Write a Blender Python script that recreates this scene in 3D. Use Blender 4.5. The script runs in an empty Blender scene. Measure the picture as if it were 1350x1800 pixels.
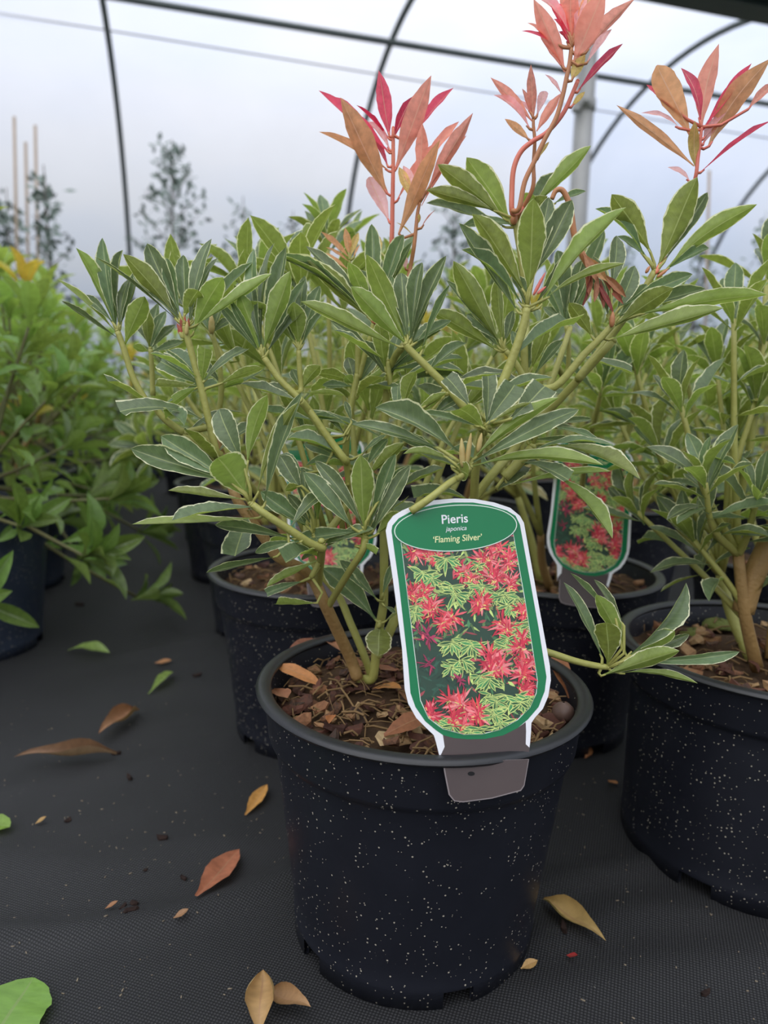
import bpy, math, random
from mathutils import Vector as V, Matrix as M, Quaternion as Q

# ------------------------------------------------------------------ camera, world, exposure
SC = bpy.context.scene
COL = SC.collection
F = 1350.0; CX, CY = 675.0, 900.0
H = 0.3843; PITCH = math.radians(10.2); ROLL = math.radians(1.3)
cr, sr, cp, sp = math.cos(ROLL), math.sin(ROLL), math.cos(PITCH), math.sin(PITCH)
fw = V((0, cp, -sp)); up0 = V((0, sp, cp)); rt = V((cr, 0, 0)) + up0 * sr; up = V((-sr, 0, 0)) + up0 * cr
cd = bpy.data.cameras.new('camera'); cam = bpy.data.objects.new('camera', cd); COL.objects.link(cam)
cd.sensor_fit = 'VERTICAL'; cd.sensor_height = 36.0; cd.sensor_width = 27.0; cd.lens = 36.0 * F / 1800.0
cd.clip_start = 0.02; cd.clip_end = 200
cam.matrix_world = M(((rt.x, up.x, -fw.x, 0), (rt.y, up.y, -fw.y, 0), (rt.z, up.z, -fw.z, H), (0, 0, 0, 1)))
cd.dof.use_dof = True; cd.dof.focus_distance = 0.455; cd.dof.aperture_fstop = cd.lens / 3.7
SC.camera = cam

def ray(px, py):
    return fw + rt * ((px - CX) / F) + up * ((CY - py) / F)
def at(px, py, y):
    r = ray(px, py); return V((0, 0, H)) + r * (y / r.y)
def ground(px, py, z=0.0):
    r = ray(px, py); return V((0, 0, H)) + r * ((z - H) / r.z)
def lin(r, g, b):
    f = lambda c: (c / 255 / 12.92) if c / 255 < 0.04045 else ((c / 255 + 0.055) / 1.055) ** 2.4
    return (f(r), f(g), f(b), 1.0)

w = bpy.data.worlds.new('overcast_sky'); SC.world = w; w.use_nodes = True
nt = w.node_tree; nt.nodes.clear()
def nd(nt, t, **k):
    n = nt.nodes.new(t)
    for a, b in k.items():
        if a.startswith('i_'):
            key = a[2:]; key = int(key) if key.isdigit() else key.replace('_', ' ')
            n.inputs[key].default_value = b
        else: setattr(n, a, b)
    return n
out = nd(nt, 'ShaderNodeOutputWorld'); bg = nd(nt, 'ShaderNodeBackground')
tc = nd(nt, 'ShaderNodeTexCoord'); mp = nd(nt, 'ShaderNodeMapping'); mp.inputs['Scale'].default_value = (1, 1, 2.2)
mp.inputs['Location'].default_value = (0.35, 0.1, 0.25)
no = nd(nt, 'ShaderNodeTexNoise', i_Scale=2.1, i_Detail=3.0, i_Roughness=0.5)
rp = nd(nt, 'ShaderNodeValToRGB'); rp.color_ramp.elements[0].position = 0.38; rp.color_ramp.elements[1].position = 0.60
rp.color_ramp.elements[0].color = (0.172, 0.216, 0.31, 1); rp.color_ramp.elements[1].color = (0.275, 0.279, 0.30, 1)
sep = nd(nt, 'ShaderNodeSeparateXYZ')
el = nd(nt, 'ShaderNodeMapRange'); el.inputs['From Min'].default_value = 0.0; el.inputs['From Max'].default_value = 1.0
el.inputs['To Min'].default_value = 1.0; el.inputs['To Max'].default_value = 3.0     # overcast: zenith brighter than horizon
L = nt.links.new
L(tc.outputs['Generated'], mp.inputs[0]); L(mp.outputs[0], no.inputs[0]); L(no.outputs['Fac'], rp.inputs[0])
L(rp.outputs[0], bg.inputs[0]); L(tc.outputs['Generated'], sep.inputs[0]); L(sep.outputs['Z'], el.inputs['Value'])
L(el.outputs[0], bg.inputs[1]); L(bg.outputs[0], out.inputs[0])
sun = bpy.data.lights.new('hazy_sun', 'SUN'); sun.energy = 1.85; sun.angle = math.radians(80); sun.color = (1.0, 0.975, 0.94)   # sun behind thin cloud, high behind the viewer
so = bpy.data.objects.new('hazy_sun', sun); COL.objects.link(so); so.rotation_euler = V((-0.30, -0.62, 0.95)).to_track_quat('Z', 'Y').to_euler(); so.location = (0, 0, 8)
SC.view_settings.view_transform = 'Standard'; SC.view_settings.look = 'None'; SC.view_settings.gamma = 1
SC.view_settings.use_curve_mapping = False; SC.view_settings.exposure = 0.65

rnd = random.Random(7)

# ------------------------------------------------------------------ helpers
def tag(o, label=None, cat=None, group=None, kind=None):
    if label: o['label'] = label
    if cat: o['category'] = cat
    if group: o['group'] = group
    if kind: o['kind'] = kind
    return o
def empty(name, loc=(0, 0, 0)):
    o = bpy.data.objects.new(name, None); COL.objects.link(o); o.location = loc; o.empty_display_size = 0.02; return o
def mesh(name, verts, faces, mat=None, smooth=True):
    me = bpy.data.meshes.new(name); me.from_pydata([tuple(v) for v in verts], [], faces)
    if mat: me.materials.append(mat)
    if smooth: me.polygons.foreach_set('use_smooth', [True] * len(me.polygons))
    me.update(); return me
CH = {}
def obj(name, me, parent=None, mtx=None):
    o = bpy.data.objects.new(name, me); COL.objects.link(o)
    if parent: o.parent = parent; CH.setdefault(parent.name, []).append(o)
    if mtx is not None: o.matrix_local = mtx
    return o
def copy_tree(o, parent=None):
    c = o.copy(); COL.objects.link(c); c.parent = parent
    if parent: c.matrix_parent_inverse = M.Identity(4)
    if parent: CH.setdefault(parent.name, []).append(c)
    for ch in list(CH.get(o.name, [])): copy_tree(ch, c)
    return c

class MB:
    def __init__(s): s.v = []; s.f = []
    def tube(s, pts, rad, n=7, cap=True):
        k0 = len(s.v); m = len(pts); prev = None
        for i, p in enumerate(pts):
            d = (pts[min(i + 1, m - 1)] - pts[max(i - 1, 0)]).normalized()
            a = prev if prev is not None else V((0.31, 0.22, 0.92)).cross(d)
            if a.length < 1e-4: a = V((1, 0, 0)).cross(d)
            a = (a - d * a.dot(d)).normalized(); prev = a; b = d.cross(a)
            r = rad[i] if hasattr(rad, '__len__') else rad
            for j in range(n):
                t = 2 * math.pi * j / n; s.v.append(p + a * (r * math.cos(t)) + b * (r * math.sin(t)))
        for i in range(m - 1):
            for j in range(n):
                s.f.append((k0 + i * n + j, k0 + i * n + (j + 1) % n, k0 + (i + 1) * n + (j + 1) % n, k0 + (i + 1) * n + j))
        if cap:
            s.f.append(tuple(k0 + j for j in range(n))[::-1]); s.f.append(tuple(k0 + (m - 1) * n + j for j in range(n)))
    def box(s, c, sx, sy, sz, R=None):
        k = len(s.v)
        for x in (-1, 1):
            for y in (-1, 1):
                for z in (-1, 1):
                    p = V((x * sx / 2, y * sy / 2, z * sz / 2)); s.v.append(V(c) + (R @ p if R else p))
        for q in ((0, 1, 3, 2), (4, 6, 7, 5), (0, 4, 5, 1), (2, 3, 7, 6), (0, 2, 6, 4), (1, 5, 7, 3)): s.f.append(tuple(k + i for i in q))
    def build(s, name, mat, parent=None, smooth=True): return obj(name, mesh(name, s.v, s.f, mat, smooth), parent)

def smooth_path(pts, n=6):
    """Catmull-Rom through points"""
    if len(pts) < 3:
        return [pts[0].lerp(pts[-1], i / n) for i in range(n + 1)]
    P = [pts[0] * 2 - pts[1]] + list(pts) + [pts[-1] * 2 - pts[-2]]; o = []
    for i in range(1, len(P) - 2):
        for k in range(n):
            t = k / n; a, b, c, d = P[i - 1], P[i], P[i + 1], P[i + 2]
            o.append(0.5 * ((2 * b) + (c - a) * t + (2 * a - 5 * b + 4 * c - d) * t * t + (3 * b - a - 3 * c + d) * t ** 3))
    o.append(pts[-1]); return o

# ------------------------------------------------------------------ materials
def mat(name):
    m = bpy.data.materials.new(name); m.use_nodes = True; nt = m.node_tree
    return m, nt, nt.nodes['Principled BSDF'], nt.nodes['Material Output'], nt.links.new
def plain(name, col, rough=0.5, spec=0.5, metal=0.0, noise=None, nscale=20.0, bump=0.0, bscale=60.0):
    m, nt, b, o, L = mat(name)
    b.inputs['Base Color'].default_value = col; b.inputs['Roughness'].default_value = rough
    b.inputs['Specular IOR Level'].default_value = spec; b.inputs['Metallic'].default_value = metal
    tc = nd(nt, 'ShaderNodeTexCoord')
    if noise:
        n = nd(nt, 'ShaderNodeTexNoise', i_Scale=nscale, i_Detail=4.0); mx = nd(nt, 'ShaderNodeMix', data_type='RGBA')
        mx.inputs['A'].default_value = col; mx.inputs['B'].default_value = noise
        L(tc.outputs['Object'], n.inputs[0]); L(n.outputs['Fac'], mx.inputs['Factor']); L(mx.outputs['Result'], b.inputs['Base Color'])
    if bump:
        n = nd(nt, 'ShaderNodeTexNoise', i_Scale=bscale, i_Detail=4.0); bp = nd(nt, 'ShaderNodeBump', i_Strength=bump, i_Distance=0.002)
        L(tc.outputs['Object'], n.inputs[0]); L(n.outputs['Fac'], bp.inputs['Height']); L(bp.outputs[0], b.inputs['Normal'])
    return m

def leaf_mat(name, top, under, margin=None, mid=(0.35, 0.42, 0.13, 1), rough=0.38, trans=0.35, tint=False, edge=0.90, tcol=(1.5, 1.6, 0.9, 1)):
    """leaf: UV.x across (0..1), UV.y along; own colour for each face; optional cream margin"""
    m, nt, b, o, L = mat(name)
    uv = nd(nt, 'ShaderNodeUVMap', uv_map='leaf'); sx = nd(nt, 'ShaderNodeSeparateXYZ'); L(uv.outputs[0], sx.inputs[0])
    oi = nd(nt, 'ShaderNodeObjectInfo'); ge = nd(nt, 'ShaderNodeNewGeometry'); tc = nd(nt, 'ShaderNodeTexCoord')
    def ma(op, a, bv=None, c=None):
        n = nd(nt, 'ShaderNodeMath', operation=op)
        for i, q in enumerate((a, bv, c)):
            if q is None: continue
            if isinstance(q, (int, float)): n.inputs[i].default_value = q
            else: L(q, n.inputs[i])
        return n.outputs[0]
    def mixc(f, a, bv):
        n = nd(nt, 'ShaderNodeMix', data_type='RGBA')
        for s, q in (('Factor', f), ('A', a), ('B', bv)):
            if isinstance(q, (tuple, int, float)): n.inputs[s].default_value = q
            else: L(q, n.inputs[s])
        return n.outputs['Result']
    ax = ma('ABSOLUTE', ma('MULTIPLY_ADD', sx.outputs[0], 2.0, -1.0))
    # noise in uv space shifted by the object's random number
    cmb = nd(nt, 'ShaderNodeCombineXYZ'); L(sx.outputs[0], cmb.inputs[0]); L(ma('MULTIPLY', sx.outputs[1], 4.0), cmb.inputs[1])
    L(ma('MULTIPLY', oi.outputs['Random'], 57.0), cmb.inputs[2])
    n1 = nd(nt, 'ShaderNodeTexNoise', i_Scale=3.2, i_Detail=3.0); L(cmb.outputs[0], n1.inputs[0])
    base = mixc(ge.outputs['Backfacing'], top, under)
    hs = nd(nt, 'ShaderNodeHueSaturation'); L(base, hs.inputs['Color'])
    L(ma('MULTIPLY_ADD', oi.outputs['Random'], 0.03, 0.485), hs.inputs['Hue'])
    L(ma('MULTIPLY_ADD', n1.outputs['Fac'], 0.7, ma('MULTIPLY_ADD', oi.outputs['Random'], 0.4, 0.45)), hs.inputs['Value'])
    c = hs.outputs['Color']
    if tint:
        mm = nd(nt, 'ShaderNodeMix', data_type='RGBA', blend_type='MULTIPLY'); mm.inputs['Factor'].default_value = 1
        L(c, mm.inputs['A']); L(oi.outputs['Color'], mm.inputs['B']); c = mm.outputs['Result']
    # side veins + midrib
    rib = ma('LESS_THAN', ax, 0.045)
    vw = ma('SINE', ma('MULTIPLY', ma('SUBTRACT', sx.outputs[1], ma('MULTIPLY', ax, 0.12)), 95.0))
    c = mixc(ma('MULTIPLY', ma('GREATER_THAN', vw, 0.92), 0.07), c, mid)
    c = mixc(ma('MULTIPLY', rib, 0.62), c, mid)
    if margin:
        e = ma('ADD', ax, ma('MULTIPLY', ma('SUBTRACT', n1.outputs['Fac'], 0.5), 0.34))
        c = mixc(ma('MULTIPLY', ma('GREATER_THAN', e, edge), ma('GREATER_THAN', sx.outputs[1], 0.13)), c, margin)
    L(c, b.inputs['Base Color']); b.inputs['Roughness'].default_value = rough; b.inputs['Specular IOR Level'].default_value = 0.45
    bp = nd(nt, 'ShaderNodeBump', i_Strength=0.35, i_Distance=0.0006)
    L(ma('ADD', ma('MULTIPLY', ax, 3.0), ma('MULTIPLY', n1.outputs['Fac'], 1.2)), bp.inputs['Height']); L(bp.outputs[0], b.inputs['Normal'])
    tr = nd(nt, 'ShaderNodeBsdfTranslucent'); tm = nd(nt, 'ShaderNodeMix', data_type='RGBA', blend_type='MULTIPLY'); tm.inputs['Factor'].default_value = 1
    L(c, tm.inputs['A']); tm.inputs['B'].default_value = tcol; L(tm.outputs['Result'], tr.inputs[0])
    ms = nd(nt, 'ShaderNodeMixShader'); ms.inputs[0].default_value = trans
    L(b.outputs[0], ms.inputs[1]); L(tr.outputs[0], ms.inputs[2]); L(ms.outputs[0], o.inputs[0])
    return m

CREAM = (0.78, 0.77, 0.52, 1)
M_VAR = leaf_mat('variegated_leaf', (0.158, 0.218, 0.108, 1), (0.262, 0.325, 0.080, 1), CREAM, (0.50, 0.56, 0.24, 1), rough=0.33, tint=True)
M_PINK = leaf_mat('pink_young_leaf', (1, 1, 1, 1), (0.95, 0.95, 0.9, 1), None, (0.95, 0.62, 0.42, 1), rough=0.4, trans=0.48, tint=True, tcol=(1.1, 1.1, 1.1, 1))
M_GREEN = leaf_mat('green_leaf', (0.200, 0.310, 0.080, 1), (0.240, 0.330, 0.090, 1), None, (0.30, 0.40, 0.14, 1), rough=0.24, tint=True)
M_DRY = leaf_mat('dry_leaf', (0.30, 0.16, 0.075, 1), (0.36, 0.22, 0.11, 1), None, (0.36, 0.2, 0.1, 1), rough=0.6, trans=0.1, tint=True)
M_STEM = plain('green_stem', lin(176, 178, 98), 0.45, noise=lin(150, 144, 74), nscale=60, bump=0.3, bscale=300)
M_BARK = plain('brown_stem', lin(172, 138, 86), 0.6, noise=lin(136, 106, 62), nscale=70, bump=0.5, bscale=300)
M_GSTEM = plain('olive_stem', lin(104, 112, 62), 0.6, noise=lin(92, 78, 50), nscale=30)
M_PSTEM = plain('pink_stem', lin(214, 100, 98), 0.4, noise=lin(222, 140, 104), nscale=30)
M_OSTEM = plain('salmon_stem', lin(196, 128, 90), 0.4, noise=lin(170, 120, 76), nscale=40)
M_BUD = plain('pale_bud', lin(196, 186, 120), 0.5, noise=lin(176, 140, 84), nscale=200)
M_RBUD = plain('red_bud', lin(196, 96, 84), 0.5, noise=lin(190, 140, 90), nscale=200)
M_WILT = plain('wilted_shoot', lin(150, 112, 78), 0.7, noise=lin(112, 70, 58), nscale=80, bump=0.5, bscale=250)
M_WILTR = plain('wilted_purple', lin(130, 62, 66), 0.6, noise=lin(150, 100, 76), nscale=80)

def pot_mat(name, col, dots=True):
    m, nt, b, o, L = mat(name)
    b.inputs['Roughness'].default_value = 0.42; b.inputs['Specular IOR Level'].default_value = 0.4
    tc = nd(nt, 'ShaderNodeTexCoord'); vo = nd(nt, 'ShaderNodeTexVoronoi', i_Scale=430.0); no = nd(nt, 'ShaderNodeTexNoise', i_Scale=14.0)
    L(tc.outputs['Object'], vo.inputs[0]); L(tc.outputs['Object'], no.inputs[0])
    sp_ = nd(nt, 'ShaderNodeSeparateColor'); L(vo.outputs['Color'], sp_.inputs[0])
    a = nd(nt, 'ShaderNodeMath', operation='GREATER_THAN', i_1=0.58); L(sp_.outputs[0], a.inputs[0])
    r = nd(nt, 'ShaderNodeMath', operation='MULTIPLY_ADD', i_1=0.22, i_2=0.05); L(sp_.outputs[1], r.inputs[0])
    d = nd(nt, 'ShaderNodeMath', operation='LESS_THAN'); L(vo.outputs['Distance'], d.inputs[0]); L(r.outputs[0], d.inputs[1])
    ml = nd(nt, 'ShaderNodeMath', operation='MULTIPLY'); L(a.outputs[0], ml.inputs[0]); L(d.outputs[0], ml.inputs[1])
    g = nd(nt, 'ShaderNodeMath', operation='GREATER_THAN', i_1=0.36); L(no.outputs['Fac'], g.inputs[0])
    m2 = nd(nt, 'ShaderNodeMath', operation='MULTIPLY'); L(ml.outputs[0], m2.inputs[0]); L(g.outputs[0], m2.inputs[1])
    dust = nd(nt, 'ShaderNodeMix', data_type='RGBA'); dust.inputs['A'].default_value = col
    dust.inputs['B'].default_value = tuple(min(1, c * 1.5 + 0.003) for c in col[:3]) + (1,)
    n2 = nd(nt, 'ShaderNodeTexNoise', i_Scale=35.0, i_Detail=5.0); L(tc.outputs['Object'], n2.inputs[0]); L(n2.outputs['Fac'], dust.inputs['Factor'])
    mx = nd(nt, 'ShaderNodeMix', data_type='RGBA'); mx.inputs['B'].default_value = (0.42, 0.38, 0.30, 1)
    L(dust.outputs['Result'], mx.inputs['A']); L(m2.outputs[0], mx.inputs['Factor']); L(mx.outputs['Result'], b.inputs['Base Color'])
    return m
M_POT = pot_mat('black_pot_plastic', (0.0075, 0.0085, 0.0135, 1))
M_POTB = pot_mat('blue_black_pot_plastic', (0.020, 0.027, 0.045, 1))
M_RIM = plain('pot_rim_plastic', (0.011, 0.0115, 0.013, 1), 0.38, noise=(0.02, 0.0205, 0.0225, 1), nscale=40)
M_SOIL = plain('dark_compost', lin(44, 33, 26), 0.95, 0.2, noise=lin(92, 70, 50), nscale=90, bump=1.0, bscale=220)
M_FIBRE = plain('straw_fibre', lin(150, 122, 84), 0.8, 0.2, noise=lin(88, 66, 44), nscale=60)

def chip_mat():
    m, nt, b, o, L = mat('bark_chip'); oi = nd(nt, 'ShaderNodeObjectInfo'); r = nd(nt, 'ShaderNodeValToRGB')
    cs = [(0.0, lin(66, 40, 32)), (0.3, lin(98, 58, 42)), (0.5, lin(58, 44, 36)), (0.7, lin(132, 88, 58)), (0.88, lin(158, 126, 88)), (1.0, lin(182, 156, 116))]
    while len(r.color_ramp.elements) < len(cs): r.color_ramp.elements.new(0.5)
    for e, (p, c) in zip(r.color_ramp.elements, cs): e.position = p; e.color = c
    tc = nd(nt, 'ShaderNodeTexCoord'); n = nd(nt, 'ShaderNodeTexNoise', i_Scale=6.0, i_Detail=5.0); L(tc.outputs['Object'], n.inputs[0])
    ad = nd(nt, 'ShaderNodeMath', operation='MULTIPLY_ADD', i_1=0.35, i_2=-0.17); L(n.outputs['Fac'], ad.inputs[0])
    a2 = nd(nt, 'ShaderNodeMath', operation='ADD'); L(oi.outputs['Random'], a2.inputs[0]); L(ad.outputs[0], a2.inputs[1]); L(a2.outputs[0], r.inputs[0])
    L(r.outputs[0], b.inputs['Base Color']); b.inputs['Roughness'].default_value = 0.85
    return m
M_CHIP = chip_mat()
M_STEEL = plain('galvanised_steel', lin(172, 172, 170), 0.5, 0.5, 0.15, noise=lin(140, 140, 136), nscale=8)
M_HOOP = plain('dull_tube_steel', lin(92, 100, 98), 0.55, 0.4, 0.4, noise=lin(74, 80, 78), nscale=9)
M_GUTTER = plain('dark_green_gutter', lin(20, 38, 36), 0.5)
M_CANE = plain('bamboo_cane', lin(178, 158, 136), 0.7, noise=lin(150, 132, 112), nscale=20)

# ------------------------------------------------------------------ polytunnel
TH = math.radians(72.5)
AX = V((math.sin(TH), math.cos(TH), 0)); PX = V((-AX.y, AX.x, 0))      # along the tunnel, across the tunnel
def tun(s, p, z): return AX * s + PX * p + V((0, 0, z))
PH = V((-math.sin(math.radians(14.2)), math.cos(math.radians(14.2)), 0))   # the hoops stand slightly skew to the purlins
def tunh(s, p, z): return AX * s + PH * p + V((0, 0, z))
def hoop_z(q): return 0.95 + 1.9 * math.sqrt(max(0, 1 - (q / 2.45) ** 2))
GP = 3.15
_r = ray(1350, 40); GZ = H + _r.z * (GP / _r.dot(PX)) + 0.04                                                   # gutter line
far_prof = [(GP, GZ)] + [(5.3 + q, hoop_z(q)) for q in [-2.0 + i * 4.2 / 26 for i in range(27)]] + [(5.3 + 2.36, 1.46), (5.3 + 2.43, 1.2), (5.3 + 2.45, 0.95), (7.75, 0.5), (7.75, -0.02)]
near_prof = [(2 * GP - p, z) for p, z in far_prof]
S0, S1 = -10.5, 12.6

def film_mat():
    m, nt, b, o, L = mat('milky_polythene')
    nt.nodes.remove(b)
    tr = nd(nt, 'ShaderNodeBsdfTransparent'); tr.inputs[0].default_value = (0.97, 0.97, 0.97, 1)
    tl = nd(nt, 'ShaderNodeBsdfTranslucent'); tl.inputs[0].default_value = (0.93, 0.93, 0.94, 1)
    tc = nd(nt, 'ShaderNodeTexCoord'); n = nd(nt, 'ShaderNodeTexNoise', i_Scale=1.2, i_Detail=3.0); L(tc.outputs['Object'], n.inputs[0])
    mr = nd(nt, 'ShaderNodeMapRange'); mr.inputs['To Min'].default_value = 0.34; mr.inputs['To Max'].default_value = 0.52
    L(n.outputs['Fac'], mr.inputs[0])
    ms = nd(nt, 'ShaderNodeMixShader'); L(mr.outputs[0], ms.inputs[0])
    L(tr.outputs[0], ms.inputs[1]); L(tl.outputs[0], ms.inputs[2]); L(ms.outputs[0], o.inputs[0])
    return m
M_FILM = film_mat()
def film(name, prof, label):
    vs, fs = [], []; ns = 12
    for i in range(ns + 1):
        s = S0 - 0.3 + (S1 - S0 + 0.6) * i / ns
        for p, z in prof: vs.append(tun(s, p, z + 0.022))
    k = len(prof)
    for i in range(ns):
        for j in range(k - 1): fs.append((i * k + j, i * k + j + 1, (i + 1) * k + j + 1, (i + 1) * k + j))
    for i in (0, ns): fs.append(tuple(i * k + j for j in range(k)))
    return tag(obj(name, mesh(name, vs, fs, M_FILM)), label, 'tunnel cover', kind='structure')
film('wall_far', far_prof, 'milky translucent polythene cover of the far tunnel bay')
film('ceiling', near_prof, 'milky translucent polythene cover over the near tunnel bay')

def s_of(px):
    r = ray(px, 600); d = r.x * AX.y - r.y * AX.x; k = (PH.x * AX.y - PH.y * AX.x) * 7.75 / d
    return (r * k - PH * 7.75).dot(AX)
_h = [s_of(x) for x in (234, 599, 948, 1215)]
hoop_s = [_h[0] - 2.09 * i for i in (4, 3, 2, 1)] + _h + [_h[3] + 2.09 * i for i in (1, 2, 3)]
def hoops(prof, name, lab):
    for i, s in enumerate(hoop_s):
        mb = MB(); mb.tube([tunh(s, p, z) for p, z in prof], 0.022, 8)
        tag(mb.build(name, M_HOOP), lab, 'tunnel hoop', lab, 'structure')
hoops(far_prof, 'tunnel_hoop', 'grey steel tube hoop arching up the far polythene wall')
hoops(near_prof, 'tunnel_hoop', 'grey steel tube hoop arching over the near bay')
def along(p, pa, pb):
    q = []
    for px in (pa, pb):
        r = ray(*px); q.append(V((0, 0, H)) + r * (p / r.dot(PX)))
    d = (q[1] - q[0]) / (q[1] - q[0]).dot(AX); return [q[0] + d * (S0 - q[0].dot(AX)), q[0] + d * (S1 - q[0].dot(AX))]
mb = MB(); mb.tube(along(5.75, (330, 16), (1240, 165)), 0.023, 8)
tag(mb.build('trim_1', M_HOOP), 'grey steel purlin tube running along under the hoops', 'purlin', kind='structure')
mb = MB(); mb.tube(along(6.25, (0, 22), (660, 130)), 0.006, 6)
tag(mb.build('trim_2', plain('pale_wire', lin(150, 150, 150), 0.6)), 'thin pale wire running along inside the polythene', 'wire', kind='structure')
mb = MB(); mb.tube([tun(S0, 7.72, 1.0), tun(S1, 7.72, 1.0)], 0.015, 8)
tag(mb.build('trim_3', M_HOOP), 'grey side rail low on the far polythene wall', 'rail', kind='structure')
# gutter between the bays
R_AX = M((AX, PX, V((0, 0, 1)))).transposed()
mb = MB(); mb.box(tun((S0 + S1) / 2, GP, GZ + 0.085), S1 - S0, 0.24, 0.15, R_AX)
mb.box(tun((S0 + S1) / 2, GP, GZ + 0.003), S1 - S0, 0.10, 0.016, R_AX)
tag(mb.build('trim_4', M_GUTTER, smooth=False), 'dark green valley gutter between the two tunnel bays', 'gutter', kind='structure')
# post under the gutter
rr = ray(1014, 400); ps = (rr * (GP / rr.dot(PX))).dot(AX)
for i, s in enumerate((ps - 4.14, ps, ps + 4.14)):
    lab = 'galvanised steel post holding the gutter behind the shrubs'
    e = empty('support_post', tun(s, GP, 0)); tag(e, lab, 'post', 'gutter posts', 'structure')
    mb = MB(); mb.tube([V((0, 0, -0.01)), V((0, 0, 0.8)), V((0, 0, GZ))], 0.041, 16); mb.build('post_tube', M_STEEL, e)
    mb = MB(); mb.tube([V((0, 0, 1.515)), V((0, 0, 1.56))], 0.0475, 16)
    mb.tube([V((0.0, -0.03, 1.54)), V((-0.01, -0.068, 1.54))], 0.016, 8); mb.tube([V((-0.03, -0.03, 1.52)), V((-0.055, -0.06, 1.50))], 0.014, 8)
    mb.build('clamp', M_STEEL, e)

# ------------------------------------------------------------------ floor: woven ground cover
def fabric_mat():
    m, nt, b, o, L = mat('woven_ground_cover')
    tc = nd(nt, 'ShaderNodeTexCoord'); mp = nd(nt, 'ShaderNodeMapping'); mp.inputs['Rotation'].default_value = (0, 0, 0.33)
    L(tc.outputs['Object'], mp.inputs[0])
    sx = nd(nt, 'ShaderNodeSeparateXYZ'); L(mp.outputs[0], sx.inputs[0])
    def s(k, i, ph=0.0):
        a = nd(nt, 'ShaderNodeMath', operation='MULTIPLY_ADD', i_1=k, i_2=ph); L(sx.outputs[i], a.inputs[0])
        q = nd(nt, 'ShaderNodeMath', operation='SINE'); L(a.outputs[0], q.inputs[0]); return q.outputs[0]
    def ma(op, a, bv):
        n = nd(nt, 'ShaderNodeMath', operation=op)
        for i, q in enumerate((a, bv)):
            if isinstance(q, (int, float)): n.inputs[i].default_value = q
            else: L(q, n.inputs[i])
        return n.outputs[0]
    k = 2 * math.pi / 0.0042
    wv = ma('MULTIPLY', s(k, 0), s(k, 1))                      # checker of raised threads
    wa = ma('ABSOLUTE', wv, 0.0)
    n1 = nd(nt, 'ShaderNodeTexNoise', i_Scale=5.0, i_Detail=5.0, i_Roughness=0.6); L(tc.outputs['Object'], n1.inputs[0])
    n2 = nd(nt, 'ShaderNodeTexNoise', i_Scale=700.0, i_Detail=2.0); L(tc.outputs['Object'], n2.inputs[0])
    mx = nd(nt, 'ShaderNodeMix', data_type='RGBA'); mx.inputs['A'].default_value = (0.0062, 0.0062, 0.0066, 1); mx.inputs['B'].default_value = (0.062, 0.062, 0.064, 1)
    L(ma('MULTIPLY', wa, ma('ADD', n1.outputs['Fac'], 0.15)), mx.inputs['Factor'])
    m3 = nd(nt, 'ShaderNodeMix', data_type='RGBA'); m3.inputs['B'].default_value = (0.25, 0.23, 0.2, 1); L(mx.outputs['Result'], m3.inputs['A'])
    L(ma('GREATER_THAN', n2.outputs['Fac'], 0.765), m3.inputs['Factor'])
    L(m3.outputs['Result'], b.inputs['Base Color']); b.inputs['Roughness'].default_value = 0.62; b.inputs['Specular IOR Level'].default_value = 0.35
    bp = nd(nt, 'ShaderNodeBump', i_Strength=0.6, i_Distance=0.0006); L(wa, bp.inputs['Height']); L(bp.outputs[0], b.inputs['Normal'])
    return m
M_FAB = fabric_mat()
ridges = []
for pl, hgt, wd in (([(-120, 1652), (120, 1640), (300, 1612), (420, 1575), (520, 1535)], 0.006, 0.012),
                    ([(945, 1560), (1040, 1535), (1150, 1512), (1200, 1500)], 0.005, 0.011),
                    ([(-60, 1500), (180, 1520), (400, 1470)], 0.003, 0.02),
                    ([(940, 1660), (1100, 1600), (1230, 1600)], 0.004, 0.014),
                    ([(0, 1390), (230, 1352), (430, 1290)], 0.003, 0.018),
                    ([(930, 1750), (1150, 1700), (1350, 1680)], 0.004, 0.02),
                    ([(250, 1150), (330, 1130), (400, 1120)], 0.005, 0.02)):
    ridges.append(([ground(*q) for q in pl], hgt, wd))
def floor_z(x, y):
    z = 0.0
    for pl, hgt, wd in ridges:
        dm = 9
        for a, b in zip(pl, pl[1:]):
            ab = b - a; t = ((x - a.x) * ab.x + (y - a.y) * ab.y) / (ab.x ** 2 + ab.y ** 2); t = min(1, max(0, t))
            dm = min(dm, math.hypot(x - a.x - ab.x * t, y - a.y - ab.y * t))
        z += hgt * math.exp(-(dm / wd) ** 2)
    return z
def axis(lo, hi, a, b, fine, coarse):
    o = [lo]; x = lo
    while x < hi - 1e-6:
        x += fine if a <= x < b else coarse
        o.append(min(x, hi))
    return o
xs = axis(-8, 8, -0.7, 0.6, 0.011, 0.3); ys = axis(-3, 9, 0.2, 1.5, 0.011, 0.3)
vs = [(x, y, floor_z(x, y) if -0.75 < x < 0.65 and 0.15 < y < 1.6 else 0.0) for y in ys for x in xs]
nx = len(xs); fs = [(j * nx + i, j * nx + i + 1, (j + 1) * nx + i + 1, (j + 1) * nx + i) for j in range(len(ys) - 1) for i in range(nx - 1)]
tag(obj('floor', mesh('floor', vs, fs, M_FAB)), 'black woven ground cover fabric laid over the tunnel floor', 'floor', kind='structure')
vs = [(-60, -60, -0.03), (60, -60, -0.03), (60, 60, -0.03), (-60, 60, -0.03)]
tag(obj('ground', mesh('ground', vs, [(0, 1, 2, 3)], plain('outside_grass', lin(120, 138, 96), 0.9, noise=lin(150, 150, 120), nscale=1.0))),
    'pale grassy ground outside the tunnel', 'ground', kind='structure')

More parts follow.
